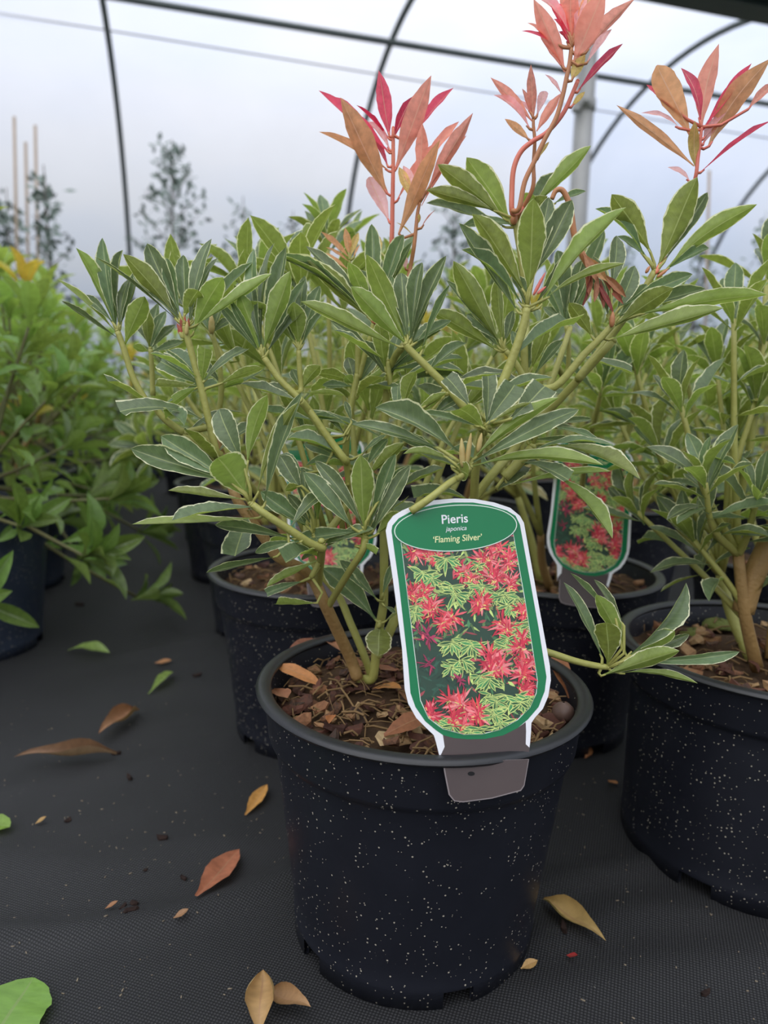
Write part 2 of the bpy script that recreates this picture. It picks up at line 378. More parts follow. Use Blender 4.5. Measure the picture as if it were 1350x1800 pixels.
# ------------------------------------------------------------------ leaf meshes
OUT = {
 'obl': [(0, .05), (.07, .05), (.14, .09), (.3, .27), (.45, .41), (.6, .5), (.74, .47), (.87, .32), (.95, .15), (1, 0.0)],
 'lan': [(0, .06), (.06, .07), (.14, .16), (.3, .37), (.45, .48), (.58, .5), (.72, .43), (.85, .27), (.94, .11), (1, 0.0)],
 'blunt': [(0, .05), (.08, .06), (.18, .15), (.35, .33), (.5, .44), (.65, .5), (.8, .48), (.9, .37), (.96, .22), (1, 0.03)],
 'cut': [(0, .05), (.1, .07), (.25, .2), (.45, .36), (.65, .45), (.85, .5), (.99, .49), (1, 0.46)],
 'broad': [(0, .06), (.05, .12), (.15, .33), (.3, .48), (.5, .5), (.7, .46), (.85, .34), (.95, .17), (1, 0.02)],
}
def interp(tb, t):
    for (a, x), (b, y) in zip(tb, tb[1:]):
        if t <= b: 
            u = (t - a) / (b - a); return x + (y - x) * u
    return tb[-1][1]
def leaf_mesh(kind, m, rows, bow, fold, twist, jit, seed, roll=0):
    """unit leaf: base at origin, tip at +Y, upper face +Z; thin blade with real curvature"""
    r = random.Random(seed); tb = OUT[kind]; cols = (-1, -.55, 0, .55, 1) if rows < 9 else (-1, -.8, -.4, 0, .4, .8, 1)
    ts = [i / rows for i in range(rows + 1)]
    ts = [t ** 0.92 for t in ts]
    vs, uv = [], []
    for i, t in enumerate(ts):
        hw = interp(tb, t); z0 = bow * 4 * t * (1 - t); sway = 0.03 * math.sin(t * 3.1 + seed) * t * (1 - t) * 4
        tw = twist * t
        for c in cols:
            k = 1 + (r.uniform(-jit, jit) if abs(c) == 1 and 0.15 < t < 0.97 else 0)
            x = c * hw * k; z = fold * abs(x) + (0.02 * math.sin(t * 17 + c * 2 + seed) * abs(c) if rows >= 9 else 0) * hw * 2
            if roll:
                an = c * roll * (.75 + .35 * math.sin(t * 5 + seed)); x = hw * k * math.sin(an) * .75; z = hw * .62 * (1 - math.cos(an)) + .05 * math.sin(t * 9 + seed)
            xx = x * math.cos(tw); zz = z + x * math.sin(tw) * 0.35
            yy = t + (0.045 * (1 - c * c) * 0 if kind != 'cut' else (0.05 * c if i == rows else 0))
            vs.append((xx + sway, yy, zz * 0.55 + z0)); uv.append((c * .5 + .5, t))
    n = len(cols); fs = [(i * n + j, i * n + j + 1, (i + 1) * n + j + 1, (i + 1) * n + j) for i in range(rows) for j in range(n - 1)]
    me = bpy.data.meshes.new('leaf'); me.from_pydata(vs, [], fs); me.materials.append(m)
    ul = me.uv_layers.new(name='leaf')
    for lp in me.loops: ul.data[lp.index].uv = uv[lp.vertex_index]
    me.polygons.foreach_set('use_smooth', [True] * len(me.polygons)); me.update(); return me
LM = {}
for key, kind, m, rows in (('v', 'obl', M_VAR, 16), ('vb', 'blunt', M_VAR, 16), ('vc', 'cut', M_VAR, 10), ('p', 'lan', M_PINK, 14), ('pb', 'blunt', M_PINK, 14),
                           ('vl', 'obl', M_VAR, 7), ('g', 'obl', M_GREEN, 9), ('gl', 'obl', M_GREEN, 6), ('d', 'lan', M_DRY, 12), ('dr', 'lan', M_DRY, 12), ('dg', 'broad', M_GREEN, 14), ('vr', 'broad', M_VAR, 14)):
    LM[key] = []
    for i in range(5):
        bow = (-.02, .05, .09, .03, .12)[i]; fold = (.35, .22, .5, .3, .15)[i]; tw = (.1, -.3, .25, -.1, .4)[i]
        if key in ('g', 'gl'): bow += 0.05
        if key == 'd': fold *= .55; bow *= 0.5
        if key == 'dr': fold = .15; bow *= 0.4
        if key == 'dg': bow *= 0.4; fold *= .6
        LM[key].append(leaf_mesh(kind, m, rows, bow, fold, tw, 0.0 if rows < 9 else 0.05, i * 3 + 1, (1.5, 2.1, 1.8, 2.3, 1.6)[i] if key == 'dr' else 0))
def leaf_mtx(base, tip, hint, W):
    y = tip - base; Ln = y.length; y = y / Ln
    n = hint - y * hint.dot(y)
    if n.length < 1e-4: n = V((0.1, 0, 1)) - y * y.z
    n.normalize(); x = y.cross(n)
    return M(((x.x * W, y.x * Ln, n.x * Ln, base.x), (x.y * W, y.y * Ln, n.y * Ln, base.y), (x.z * W, y.z * Ln, n.z * Ln, base.z), (0, 0, 0, 1)))
def add_leaf(parent, key, base, tip, hint, W, r=rnd, color=None, name='leaf'):
    o = obj(name, r.choice(LM[key]), parent, leaf_mtx(base, tip, hint, W))
    if color: o.color = color
    return o

# ------------------------------------------------------------------ pots and compost
def lathe(prof, n=64, skip=None):
    vs, fs = [], []
    for r, z in prof:
        for j in range(n):
            a = 2 * math.pi * j / n; vs.append((r * math.cos(a), r * math.sin(a), z))
    for i in range(len(prof) - 1):
        for j in range(n):
            if skip and skip(i, j): continue
            fs.append((i * n + j, i * n + (j + 1) % n, (i + 1) * n + (j + 1) % n, (i + 1) * n + j))
    return vs, fs
POTC = {}
def pot_meshes(key, R, Hh, Rb, coll, m):
    if key in POTC: return POTC[key]
    n = 80; z1 = Hh - coll
    rc0, rc1 = R * 0.945, R * 0.925           # collar outside radius top / bottom
    rb = R * 0.885
    prof = [(0.0, 0.012), (Rb - 0.004, 0.012), (Rb - 0.003, 0.0), (Rb, 0.0), (Rb + 0.0006, 0.012), (Rb + 0.0010, 0.0135), (Rb + 0.0004, 0.016)]
    for i in range(1, 9): prof.append((Rb + (rb - Rb) * i / 9, 0.016 + (z1 - 0.016) * i / 9))
    prof += [(rb, z1 - 0.004), (rb + 0.001, z1 - 0.001), (rc1 - 0.001, z1 + 0.001), (rc1, z1 + 0.004), (rc0, Hh - 0.006), (R * 0.95, Hh - 0.004),
             (R * 0.94, Hh - 0.002), (R * 0.93, Hh - 0.006), (rb - 0.003, Hh - coll), (rb - 0.006, Hh * 0.55)]
    # drainage notches cut from the foot ring
    def skip(i, j): return i in (1, 2, 3) and (j % 16) in (0, 1, 2) 
    vs, fs = lathe(prof, n, skip); body = mesh('pot', vs, fs, m)
    a = 0.0028
    ring = []
    for i in range(13):
        t = 2 * math.pi * i / 12; ring.append((R - 0.0052 + 0.0052 * math.cos(t), Hh - 0.0022 + a * math.sin(t)))
    vs, fs = lathe(ring, n); rim = mesh('rim', vs, fs, M_RIM)
    POTC[key] = (body, rim); return POTC[key]
def soil_mesh(key, R, seed):
    r = random.Random(seed); n = 40; prof = [(R * i / 9, 0) for i in range(10)]; vs, fs = lathe(prof, n)
    vs = [(x, y, r.uniform(-.003, .003) + 0.005 * math.sin(x * 70 + seed) * math.cos(y * 60)) for x, y, z in vs]
    c = V((0, 0, 0)); 
    for j in range(n): vs[j] = (0, 0, 0.002)
    return mesh('compost', vs, fs, M_SOIL)
chip_meshes = []
for k in range(8):
    r = random.Random(50 + k); vs = []
    lx, ly, lz = r.uniform(.8, 1.3), r.uniform(.45, .9), r.uniform(.15, .35); n = 6
    for z in (-1, 1):
        for j in range(n):
            a = 2 * math.pi * j / n + r.uniform(-.3, .3); vs.append((lx * .5 * math.cos(a) * r.uniform(.75, 1.1), ly * .5 * math.sin(a) * r.uniform(.75, 1.1), z * lz * .5 * r.uniform(.5, 1.2) + .12 * math.cos(a * 2)))
    fs = [tuple(range(n))[::-1], tuple(range(n, 2 * n))] + [(j, (j + 1) % n, n + (j + 1) % n, n + j) for j in range(n)]
    chip_meshes.append(mesh('bark_chip', vs, fs, M_CHIP, False))
def fibres(R, cnt, seed, parent):
    r = random.Random(seed); mb = MB()
    for _ in range(cnt):
        a = r.uniform(0, 6.283); q = R * math.sqrt(r.random()) * .97; p = V((q * math.cos(a), q * math.sin(a), r.uniform(.002, .011)))
        b = r.uniform(0, 6.283); ln = r.uniform(.006, .022); d = V((math.cos(b), math.sin(b), r.uniform(-.25, .35))) * ln
        e = p + d
        if e.xy.length > R * .98: continue
        mid = (p + e) / 2 + V((r.uniform(-.002, .002), r.uniform(-.002, .002), .002))
        mb.tube([p, mid, e], [r.uniform(.0003, .0009)] * 3, 4, False)
    o = mb.build('compost_fibres', M_FIBRE, parent); o['kind'] = 'stuff'; return o
def make_pot(root, key, R, Hh, Rb, coll, m, chips, seed, fib=0, soil_drop=0.022, tilt=None, detail_side=None):
    body, rim = pot_meshes(key, R, Hh, Rb, coll, m)
    p = obj('pot', body, root); obj('rim', rim, p)
    Rs = R * 0.90
    s = obj('compost', soil_mesh(key, Rs, seed), root); s.location = (0, 0, Hh - soil_drop)
    r = random.Random(seed)
    for i in range(chips):
        a = r.uniform(0, 6.283); q = Rs * math.sqrt(r.random()) * .93; sc = r.uniform(.008, .019) * (R / .1125)
        mt = M.Translation((q * math.cos(a), q * math.sin(a), 0.003 + r.uniform(0, .006))) @ Q((r.uniform(-1, 1), r.uniform(-1, 1), 0), r.uniform(0, .7)).to_matrix().to_4x4() @ M.Rotation(r.uniform(0, 6.283), 4, 'Z') @ M.Scale(sc, 4)
        obj('bark_chip', chip_meshes[i % 8], s, mt)
    if fib: fibres(Rs, fib, seed + 1, s)
    return p, s

# ------------------------------------------------------------------ the main plant, traced shoot by shoot
POT0 = V((0.027, 0.494, 0)); YA = POT0.y
FR = {'A': (100, 400, 2.25), 'B': (500, 350, 2.25), 'C': (675, 0, 2.0), 'D': (340, 780, 3.375), 'E': (900, 800, 3.0), 'G': (850, 350, 2.7),
      'P': (560, 100, 4.5), 'Q': (840, 0, 4.5), 'R': (1050, 50, 4.5), 'S': (400, 700, 4.21875), 'T': (430, 400, 4.5), 'U': (680, 600, 4.5)}
def fp(fr, x, y): o = FR[fr]; return o[0] + x / o[2], o[1] + y / o[2]
plant = empty('potted_shrub', POT0)
tag(plant, 'cream-edged shrub with tall pink shoots in a black pot holding the large plant tag', 'potted plant')
tiltm = M.Rotation(math.radians(0.7), 4, 'Y')
pot0, soil0 = make_pot(plant, 'main', 0.1125, 0.180, 0.084, 0.036, M_POT, 190, 3, 420, 0.020)
pot0.matrix_local = tiltm @ M.Rotation(math.radians(281), 4, 'Z')
soil0.matrix_local = tiltm @ M.Translation((0, 0, 0.160))

VIEW = V((0, 1, 0)); GS = []; SK = 0.82
def shoot(fr, d, path, r0, r1, leaves, smat=M_STEM, key='v', color=None, bud=None, name='branch'):
    """path: (x, y[, depth]) in the crop frame; leaves: (bx, by, tx, ty, width, f[, key[, colour]])
    f < 0: leaf leans to the viewer and shows its lower face, f > 0: leans away and shows its upper face"""
    y0 = YA + d
    pts = []
    for q in path:
        x, y = fp(fr, q[0], q[1]); pts.append(at(x, y, YA + q[2] if len(q) > 2 else y0) - POT0)
    if GS:
        q = min(GS, key=lambda g: (g - pts[0]).length_squared)
        if 0.0005 < (q - pts[0]).length < 0.025: pts.insert(0, q)
    mb = MB(); sp_ = smooth_path(pts, 5); n = len(sp_)
    r0 *= SK; r1 *= SK
    mb.tube(sp_, [r0 + (r1 - r0) * i / (n - 1) for i in range(n)] , 8)
    e = (sp_[-1] - sp_[-2]).normalized(); mb.tube([sp_[-1], sp_[-1] + e * r1 * .6, sp_[-1] + e * r1], [r1, r1 * .75, r1 * .2], 8)
    axis = (sp_[-1] - sp_[max(0, n - 6)]).normalized()
    s = FR[fr][2]; todo = []
    for lf in leaves:
        bx, by, tx, ty, wd, f = lf[:6]; k = lf[6] if len(lf) > 6 else key; c = lf[7] if len(lf) > 7 else color
        x, y = fp(fr, bx, by); B = at(x, y, y0) - POT0
        x2, y2 = fp(fr, tx, ty); ln = math.hypot(x2 - x, y2 - y) / F * y0 * 1.03
        T = at(x2, y2, y0 + f * ln) - POT0
        sg = 1 if f > 0 else (-1 if f < 0 else 0)
        hint = axis * 0.45 + V((0, 0, 0.25)) - VIEW * (0.9 * sg) if sg else axis + V((0, 0, .3))
        W = wd / s / F * y0 * 1.06
        todo.append((k, B, T, hint, W, c))
        q = min(sp_ + GS, key=lambda g: (g - B).length_squared); dist = (q - B).length
        if 0.002 < dist < 0.05:                     # leaf stalk back to the stem
            d = (T - B).normalized(); mid = B - d * dist * .45
            mb.tube([q, q.lerp(mid, .6), B, B + d * .003], [.0011, .0010, .0009, .0005], 5)
    b = mb.build(name, smat, plant); GS.extend(sp_)
    for k, B, T, hint, W, c in todo: add_leaf(b, k, B, T, hint, W, rnd, c, 'young_leaf' if k in ('p', 'pb') else 'leaf')
    if bud:
        for (bx, by, tx, ty, wd, m) in bud:
            x, y = fp(fr, bx, by); B = at(x, y, y0 - .003) - POT0; x, y = fp(fr, tx, ty); T = at(x, y, y0 - .003) - POT0
            mb = MB(); R = wd / s / F * y0 * .5; pp = [B.lerp(T, i / 8) for i in range(9)]
            mb.tube(pp, [R * (.45, .8, .95, 1, .9, .95, .7, .5, .15)[i] for i in range(9)], 7)
            mb.build('bud', m, b)
    return b

# --- woody stems from the compost
def stem(fr, path, r0, r1, m=M_STEM): return shoot(fr, 0, path, r0, r1, [], m, name='stem')
stem('D', [(975, 1395, .02), (930, 1270, .02), (850, 1100, .01), (780, 950, 0), (725, 830, 0), (700, 790, 0)], .0052, .0047, M_BARK)
stem('D', [(700, 800, 0), (640, 740, -.005), (500, 670, -.01), (420, 560, -.01), (300, 400, -.01), (245, 300, -.01), (200, 170, 0), (160, 60, .0)], .0047, .0036, M_BARK)
stem('D', [(1050, 1385, .03), (1010, 1250, .03), (930, 1060, .035), (860, 900, .04), (740, 750, .04), (690, 640, .04), (670, 500, .04), (680, 300, .05)], .0036, .0028)
stem('D', [(1065, 1385, .02), (1090, 1170, .02), (1120, 1000, .02), (1130, 900, .02), (1130, 540, .02), (1125, 330, .02), (1130, 150, .02), (1120, 0, .02)], .0040, .0034)
stem('D', [(795, 975, .003), (850, 880, -.012), (930, 750, -.03), (1000, 640, -.04), (1020, 560, -.04)], .0030, .0026)
stem('D', [(740, 862, .003), (747, 760, -.014), (760, 640, -.04), (760, 580, -.045)], .0034, .0030)
stem('D', [(760, 620, -.045), (690, 590, -.05), (600, 530, -.055), (430, 420, -.06), (350, 360, -.06)], .0036, .0026)
stem('B', [(390, 1130, .02), (395, 950, .015), (405, 760, .01), (430, 640, 0), (470, 580, -.02)], .0034, .0028)
stem('B', [(750, 1200, .0), (755, 1080, -.01), (775, 960, -.02), (790, 890, -.03)], .0036, .0032)
stem('B', [(745, 1190, .02), (830, 1080, .02), (900, 1000, .03), (960, 920, .03), (1100, 780, .02), (1300, 560, .0)], .0040, .0030)
stem('B', [(960, 920, .03), (1040, 760, .04), (1100, 600, .05), (1130, 510, .06)], .0030, .0024)
stem('B', [(500, 1235, -.075), (580, 1180, -.075), (650, 1125, -.07), (700, 1095, -.065)], .0028, .0024)
stem('B', [(760, 1230, .03), (690, 1300, .03), (560, 1400, .03), (420, 1700, .025), (370, 1800, .02)], .0040, .0045)
stem('B', [(240, 1035, .02), (250, 900, .02), (275, 760, .02), (290, 690, .02)], .0030, .0027)
stem('B', [(290, 700, .02), (290, 600, .02), (290, 505, .02)], .0025, .0022)
stem('B', [(295, 700, .02), (320, 610, .02), (350, 520, .02)], .0025, .0022)
stem('S', [(880, 470, .0), (840, 430, 0), (760, 330, 0), (690, 220, -.005), (600, 90, -.01), (540, 20, -.015)], .0030, .0028)
stem('S', [(880, 460, 0), (900, 620, .005), (880, 800, .01), (700, 1060, .0), (680, 1150, .0)], .0028, .0034)
stem('D', [(160, 60, 0), (120, -60, 0), (100, -100, 0)], .0036, .0030, M_BARK)
stem('A', [(505, 815, 0), (560, 850, 0), (640, 920, .0), (660, 980, 0)], .0026, .0032)

# --- leafy shoots
shoot('A', 0.0, [(505, 815), (430, 760), (380, 700), (350, 680), (300, 590), (265, 480), (240, 410)], .0029, .0022, [
    (228, 390, 75, 80, 60, -.15), (235, 400, 180, 40, 52, .2), (240, 420, 0, 204, 24, -.05), (245, 440, 18, 290, 22, .05), (268, 465, 347, 272, 78, -.35),
    (225, 380, 110, 268, 36, .3), (250, 390, 335, 150, 45, .4), (245, 380, 262, 88, 44, .45), (250, 400, 290, 200, 50, .3), (235, 400, 215, 170, 50, .45)])
shoot('A', 0.05, [(380, 665), (376, 560), (370, 480)], .0024, .002, [
    (368, 470, 300, 330, 50, .3), (370, 480, 432, 330, 46, .3), (368, 485, 350, 320, 48, -.2), (372, 490, 500, 452, 44, .2), (372, 480, 470, 385, 40, .35), (366, 480, 400, 300, 42, .4), (366, 490, 300, 470, 40, -.2)])
# cut leaves of the whorl below
shoot('A', -0.01, [(632, 895), (605, 780), (572, 640), (545, 540), (515, 430), (506, 390)], .0031, .0024, [
    (480, 372, 262, 105, 78, -.12), (485, 365, 357, 62, 78, .25), (525, 395, 612, 44, 66, .3), (488, 350, 433, 120, 52, .4), (505, 345, 500, 108, 62, .5),
    (535, 425, 656, 196, 86, -.35), (545, 390, 850, 182, 46, -.15), (478, 370, 150, 116, 18, .05), (502, 355, 558, 248, 72, -.45, 'vb'), (530, 380, 775, 138, 54, .3), (530, 370, 640, 118, 44, .5), (500, 380, 300, 190, 46, .35),
    (565, 620, 410, 530, 78, .3, 'vc'), (560, 625, 390, 622, 40, -.2, 'vc'), (560, 630, 460, 690, 46, -.3, 'vc'), (575, 610, 585, 478, 56, -.3, 'vc'), (580, 610, 745, 480, 54, .2, 'vc'),
    (640, 620, 818, 556, 50, -.2), (590, 640, 440, 520, 44, .4, 'vc')] + [(x0, 432, x1, y1, 15, -.25, 'p', lin(222, 130, 122)) for x0, x1, y1 in ((496, 474, 378), (500, 488, 358), (505, 505, 348), (510, 522, 356), (492, 478, 400))],
    bud=[(512, 425, 516, 370, 16, M_BUD)])
shoot('A', 0.035, [(640, 740), (650, 640), (640, 520), (615, 420)], .0025, .002, [
    (615, 420, 660, 300, 44, .3), (615, 430, 560, 300, 44, .4), (612, 420, 690, 360, 40, .3), (650, 640, 820, 560, 48, .2), (655, 640, 740, 600, 44, -.2), (650, 620, 560, 520, 40, .3)],
    bud=[(612, 420, 612, 345, 26, M_BUD)])
shoot('A', -0.01, [(1140, 920), (1080, 840), (980, 700), (880, 600), (820, 515)], .0031, .0023, [
    (808, 500, 722, 258, 80, -.1), (800, 490, 686, 285, 30, .05), (815, 500, 908, 76, 70, .3), (805, 480, 780, 84, 64, .4), (815, 490, 922, 172, 78, -.1), (808, 470, 770, 178, 54, .3),
    (830, 500, 985, 205, 48, .3), (810, 480, 862, 60, 44, .5), (798, 490, 640, 300, 40, .4), (820, 510, 1000, 300, 40, .3)])
shoot('A', 0.0, [(965, 645), (960, 560), (956, 485)], .0024, .002, [
    (945, 465, 765, 290, 62, -.3), (956, 470, 936, 294, 76, -.25), (968, 470, 1060, 330, 34, .1), (965, 460, 1040, 230, 56, .35), (955, 460, 980, 190, 50, .4), (950, 460, 870, 330, 44, .35),
    (962, 640, 930, 560, 40, .3), (966, 645, 1040, 545, 60, -.25), (960, 650, 800, 640, 60, .15), (970, 655, 1140, 665, 34, -.1)])
shoot('B', 0.02, [(345, 530), (352, 490)], .0022, .0018, [
    (345, 470, 85, 186, 66, .2), (350, 480, 88, 242, 80, -.1), (345, 480, 0, 238, 26, .05), (340, 475, -40, 225, 24, .1), (340, 470, 252, 250, 72, -.2), (355, 460, 345, 98, 62, .4), (360, 465, 470, 140, 60, .35),
    (358, 470, 505, 168, 34, .3), (350, 470, 300, 280, 50, .35), (365, 470, 440, 240, 44, .4)])
shoot('B', -0.03, [(720, 832), (640, 740), (560, 660), (495, 595), (482, 575)], .0032, .0026, [
    (455, 585, 65, 405, 62, -.2), (485, 575, 262, 345, 78, -.25), (490, 580, 324, 218, 82, -.15), (495, 565, 640, 224, 60, .15), (488, 550, 462, 292, 66, .35, 'vb'), (500, 560, 545, 250, 64, .3), (540, 610, 655, 338, 26, .05),
    (480, 560, 420, 300, 40, .45), (510, 575, 660, 480, 44, .25), (500, 580, 600, 300, 40, .4)])
shoot('B', 0.0, [(420, 760), (415, 700), (408, 640)], .0022, .002, [
    (400, 680, 372, 480, 66, -.25), (395, 690, 180, 480, 40, .15), (410, 680, 460, 520, 50, .35), (415, 680, 560, 620, 40, .2), (415, 690, 620, 520, 54, .25), (405, 700, 300, 560, 50, .3)])
shoot('B', 0.02, [(285, 780), (285, 730)], .0022, .002, [
    (280, 730, 125, 690, 66, -.15), (285, 735, 490, 660, 50, -.15), (275, 730, 250, 625, 54, .3), (295, 730, 360, 620, 56, .35), (270, 740, 150, 735, 40, .2), (275, 730, 240, 700, 50, -.3)])
shoot('B', -0.05, [(785, 900), (830, 800), (890, 660), (940, 520), (960, 430)], .0038, .0028, [
    (950, 370, 742, 58, 92, -.1), (965, 390, 985, -4, 104, -.25), (985, 300, 1138, 3, 86, .2), (925, 450, 690, 95, 74, .15), (1005, 430, 1352, 32, 66, -.2), (1030, 395, 1348, 254, 30, -.05),
    (985, 300, 1046, -8, 70, .4), (940, 420, 700, 200, 50, .25), (985, 430, 1150, 200, 40, .3), (960, 440, 900, 300, 50, .4)],
    bud=[(985, 380, 1032, 290, 14, M_PSTEM), (1000, 375, 1035, 345, 12, M_PSTEM)])
shoot('B', -0.01, [(965, 740), (915, 650), (875, 600)], .0026, .0022, [
    (858, 580, 668, 244, 84, -.12), (860, 565, 842, 308, 52, -.1), (845, 600, 582, 448, 74, -.2), (850, 560, 640, 320, 44, .15), (855, 570, 720, 455, 60, .25), (870, 570, 905, 440, 40, .35), (850, 590, 760, 480, 40, .35)])
shoot('B', 0.01, [(955, 800), (950, 660), (948, 560)], .0036, .0030, [
    (975, 680, 1045, 480, 62, -.2), (965, 680, 990, 520, 50, .2), (985, 700, 1100, 560, 44, .25), (935, 640, 900, 520, 40, .3)])
shoot('C', 0.03, [(500, 1150), (490, 960), (470, 830), (462, 775)], .0030, .0026, [
    (448, 790, 290, 553, 88, -.1), (430, 775, 188, 578, 66, -.12), (400, 745, 150, 668, 50, -.1), (430, 800, 148, 714, 56, .2), (520, 730, 728, 512, 56, -.1), (500, 760, 610, 606, 60, .2), (480, 760, 520, 680, 60, -.3, 'vb'), (590, 720, 710, 672, 28, .1),
    (480, 800, 270, 800, 40, .2), (490, 780, 575, 690, 50, -.25)],
    bud=[(455, 790, 462, 735, 26, M_OSTEM)])
shoot('C', 0.01, [(690, 1320), (800, 1180), (900, 1040), (950, 955)], .0034, .0025, [
    (938, 890, 800, 683, 80, -.12), (962, 945, 1102, 622, 92, -.12), (990, 950, 1312, 718, 62, -.2), (915, 900, 742, 734, 46, .2), (985, 920, 1138, 676, 44, .3), (990, 950, 1142, 872, 40, .25), (930, 910, 820, 830, 40, .35)],
    bud=[(920, 960, 935, 935, 12, M_OSTEM), (960, 975, 1000, 945, 12, M_OSTEM)])
shoot('C', -0.015, [(600, 1360), (700, 1250), (760, 1190), (805, 1140)], .0033, .0024, [
    (808, 1148, 1018, 1012, 80, -.2), (900, 1105, 1348, 1036, 70, -.15), (790, 1195, 1195, 1082, 60, -.2), (830, 1080, 1085, 964, 48, .25), (735, 1190, 650, 1064, 56, -.2), (800, 1020, 818, 828, 66, .35),
    (815, 1110, 882, 934, 66, .25), (790, 1110, 735, 900, 54, .35), (810, 1120, 1130, 1015, 44, .25), (790, 1120, 700, 960, 54, .3), (820, 1120, 925, 1000, 50, .35)],
    bud=[(800, 1150, 805, 1095, 20, M_OSTEM)])
shoot('C', 0.06, [(640, 1330), (650, 1230), (640, 1140)], .0026, .002, [
    (640, 1130, 640, 950, 66, .3), (645, 1130, 700, 915, 56, .35), (635, 1135, 575, 990, 56, .3), (640, 1140, 560, 1080, 46, .3), (645, 1130, 775, 810, 50, .4), (650, 1135, 720, 1000, 54, .35), (635, 1130, 610, 880, 54, .4)])
# wilted drooping shoot
b = shoot('C', -0.01, [(590, 700), (605, 670), (630, 672), (655, 730), (670, 830), (700, 900), (735, 960)], .0017, .0026, [], M_OSTEM)
for (x0, y0, x1, y1, wd, c) in ((700, 890, 745, 990, 34, (1.5, 1.4, 1.3, 1)), (735, 940, 690, 1092, 22, (1.1, .55, .75, 1)), (752, 960, 738, 1064, 26, (1.3, .95, 1.0, 1)), (745, 985, 808, 1104, 20, (.9, .32, .55, 1)), (772, 985, 842, 1070, 20, (1.0, .5, .65, 1)),
        (765, 960, 852, 1046, 26, (1.4, 1.2, 1.0, 1)), (762, 985, 772, 1086, 20, (1.0, .5, .7, 1)), (712, 900, 785, 990, 32, (1.5, 1.35, 1.2, 1)), (722, 930, 720, 1040, 24, (1.2, .8, .9, 1))):
    B = at(*fp('C', x0, y0), YA - .012) - POT0; T = at(*fp('C', x1, y1), YA - .018) - POT0
    add_leaf(b, 'd', B, T, V((rnd.uniform(-.6, .6), -1, .2)), wd / 2 / F * YA, rnd, c, 'wilted_leaf')

# --- lower whorls
shoot('A', -0.06, [(790, 1110), (767, 1090)], .0027, .0024, [
    (770, 1078, 635, 912, 150, -.4, 'vb'), (735, 930, 642, 718, 104, .3, 'vb'), (690, 1010, 292, 874, 92, .3), (680, 1000, 412, 824, 96, .35), (745, 1075, 440, 1040, 44, -.25), (752, 940, 832, 662, 68, -.1),
    (820, 1100, 972, 648, 58, .05), (790, 1060, 955, 690, 40, -.15)])
shoot('D', -0.055, [(560, 510), (520, 490)], .002, .002, [(390, 440, -365, 478, 34, -.1), (600, 565, 128, 482, 74, .2), (640, 580, 365, 648, 60, .2), (500, 668, 75, 765, 44, .15)])
shoot('D', -0.04, [(1010, 590), (1016, 530)], .0026, .002, [
    (1018, 520, 990, 65, 140, -.12), (945, 500, 655, 168, 130, .15), (1065, 520, 1285, 130, 106, .15), (1000, 515, 592, 582, 96, .35), (960, 545, 782, 588, 50, .3), (1080, 545, 1262, 432, 110, -.2, 'vb'), (960, 605, 1085, 655, 74, -.4, 'vc'),
    (1010, 500, 720, 100, 90, .35), (1040, 500, 1200, 60, 90, .35), (1085, 360, 1290, 130, 80, .4)])
shoot('D', -0.03, [(735, 600), (715, 540)], .0026, .002, [
    (740, 475, 735, 175, 62, -.15), (685, 500, 398, 282, 110, .2), (700, 470, 650, 150, 90, .3), (650, 290, 515, 72, 110, .35, 'vb'), (640, 250, 545, 275, 70, -.2), (720, 470, 780, 180, 70, .35), (700, 480, 560, 300, 60, .4)])
shoot('D', -0.03, [(700, 790), (745, 700)], .0022, .002, [
    (745, 685, 432, 850, 76, -.3), (650, 815, 435, 888, 66, .25, 'vc'), (735, 945, 490, 950, 86, -.3, 'vc'), (760, 640, 640, 690, 30, .3)])
shoot('D', 0.01, [(1100, 1085), (1105, 1060)], .002, .0018, [
    (1085, 1050, 768, 738, 150, .35), (1095, 930, 868, 690, 84, .35), (1108, 1090, 1095, 1258, 158, -.3, 'vr'), (1130, 960, 1200, 1005, 30, .2), (1130, 1060, 1215, 1000, 20, -.2), (1120, 900, 1190, 700, 50, .3)])
shoot('S', 0.0, [(885, 480), (885, 455)], .0028, .0026, [
    (870, 480, 565, 335, 110, .3), (880, 490, 740, 480, 60, -.3), (900, 270, 450, 240, 40, -.15), (910, 210, 620, 130, 60, .25), (860, 640, 660, 490, 70, .3), (990, 420, 1180, 270, 50, .2), (1020, 520, 1190, 300, 90, .3), (1030, 580, 1310, 330, 110, -.2),
    (880, 280, 700, 120, 50, .35), (920, 180, 870, 20, 46, .35), (600, 330, 500, 90, 40, .3), (560, 560, 390, 420, 110, .25, 'vb')])
# front middle whorl with pale buds, above the tag
shoot('B', -0.07, [(700, 1095), (735, 1060)], .0026, .0022, [
    (690, 1005, 358, 824, 98, .25), (610, 985, 270, 888, 62, .2), (740, 1045, 1165, 832, 80, .25), (745, 1030, 1085, 784, 56, -.15), (735, 1060, 1262, 1052, 50, -.15), (680, 1040, 470, 1008, 34, -.25), (660, 1055, 728, 1092, 100, -.4, 'vb'),
    (790, 910, 690, 830, 100, -.35, 'vc'), (800, 900, 805, 700, 70, .3, 'vc'), (800, 890, 910, 735, 100, .35, 'vc'), (770, 900, 532, 845, 36, .15), (735, 820, 640, 705, 90, .3, 'vc'), (820, 880, 975, 805, 30, -.1),
    (895, 870, 1030, 740, 110, .3, 'vc'), (640, 1020, 430, 930, 60, .35)],
    bud=[(705, 1060, 700, 945, 26, M_BUD), (720, 1050, 738, 925, 22, M_BUD), (765, 1000, 780, 925, 22, M_BUD)])
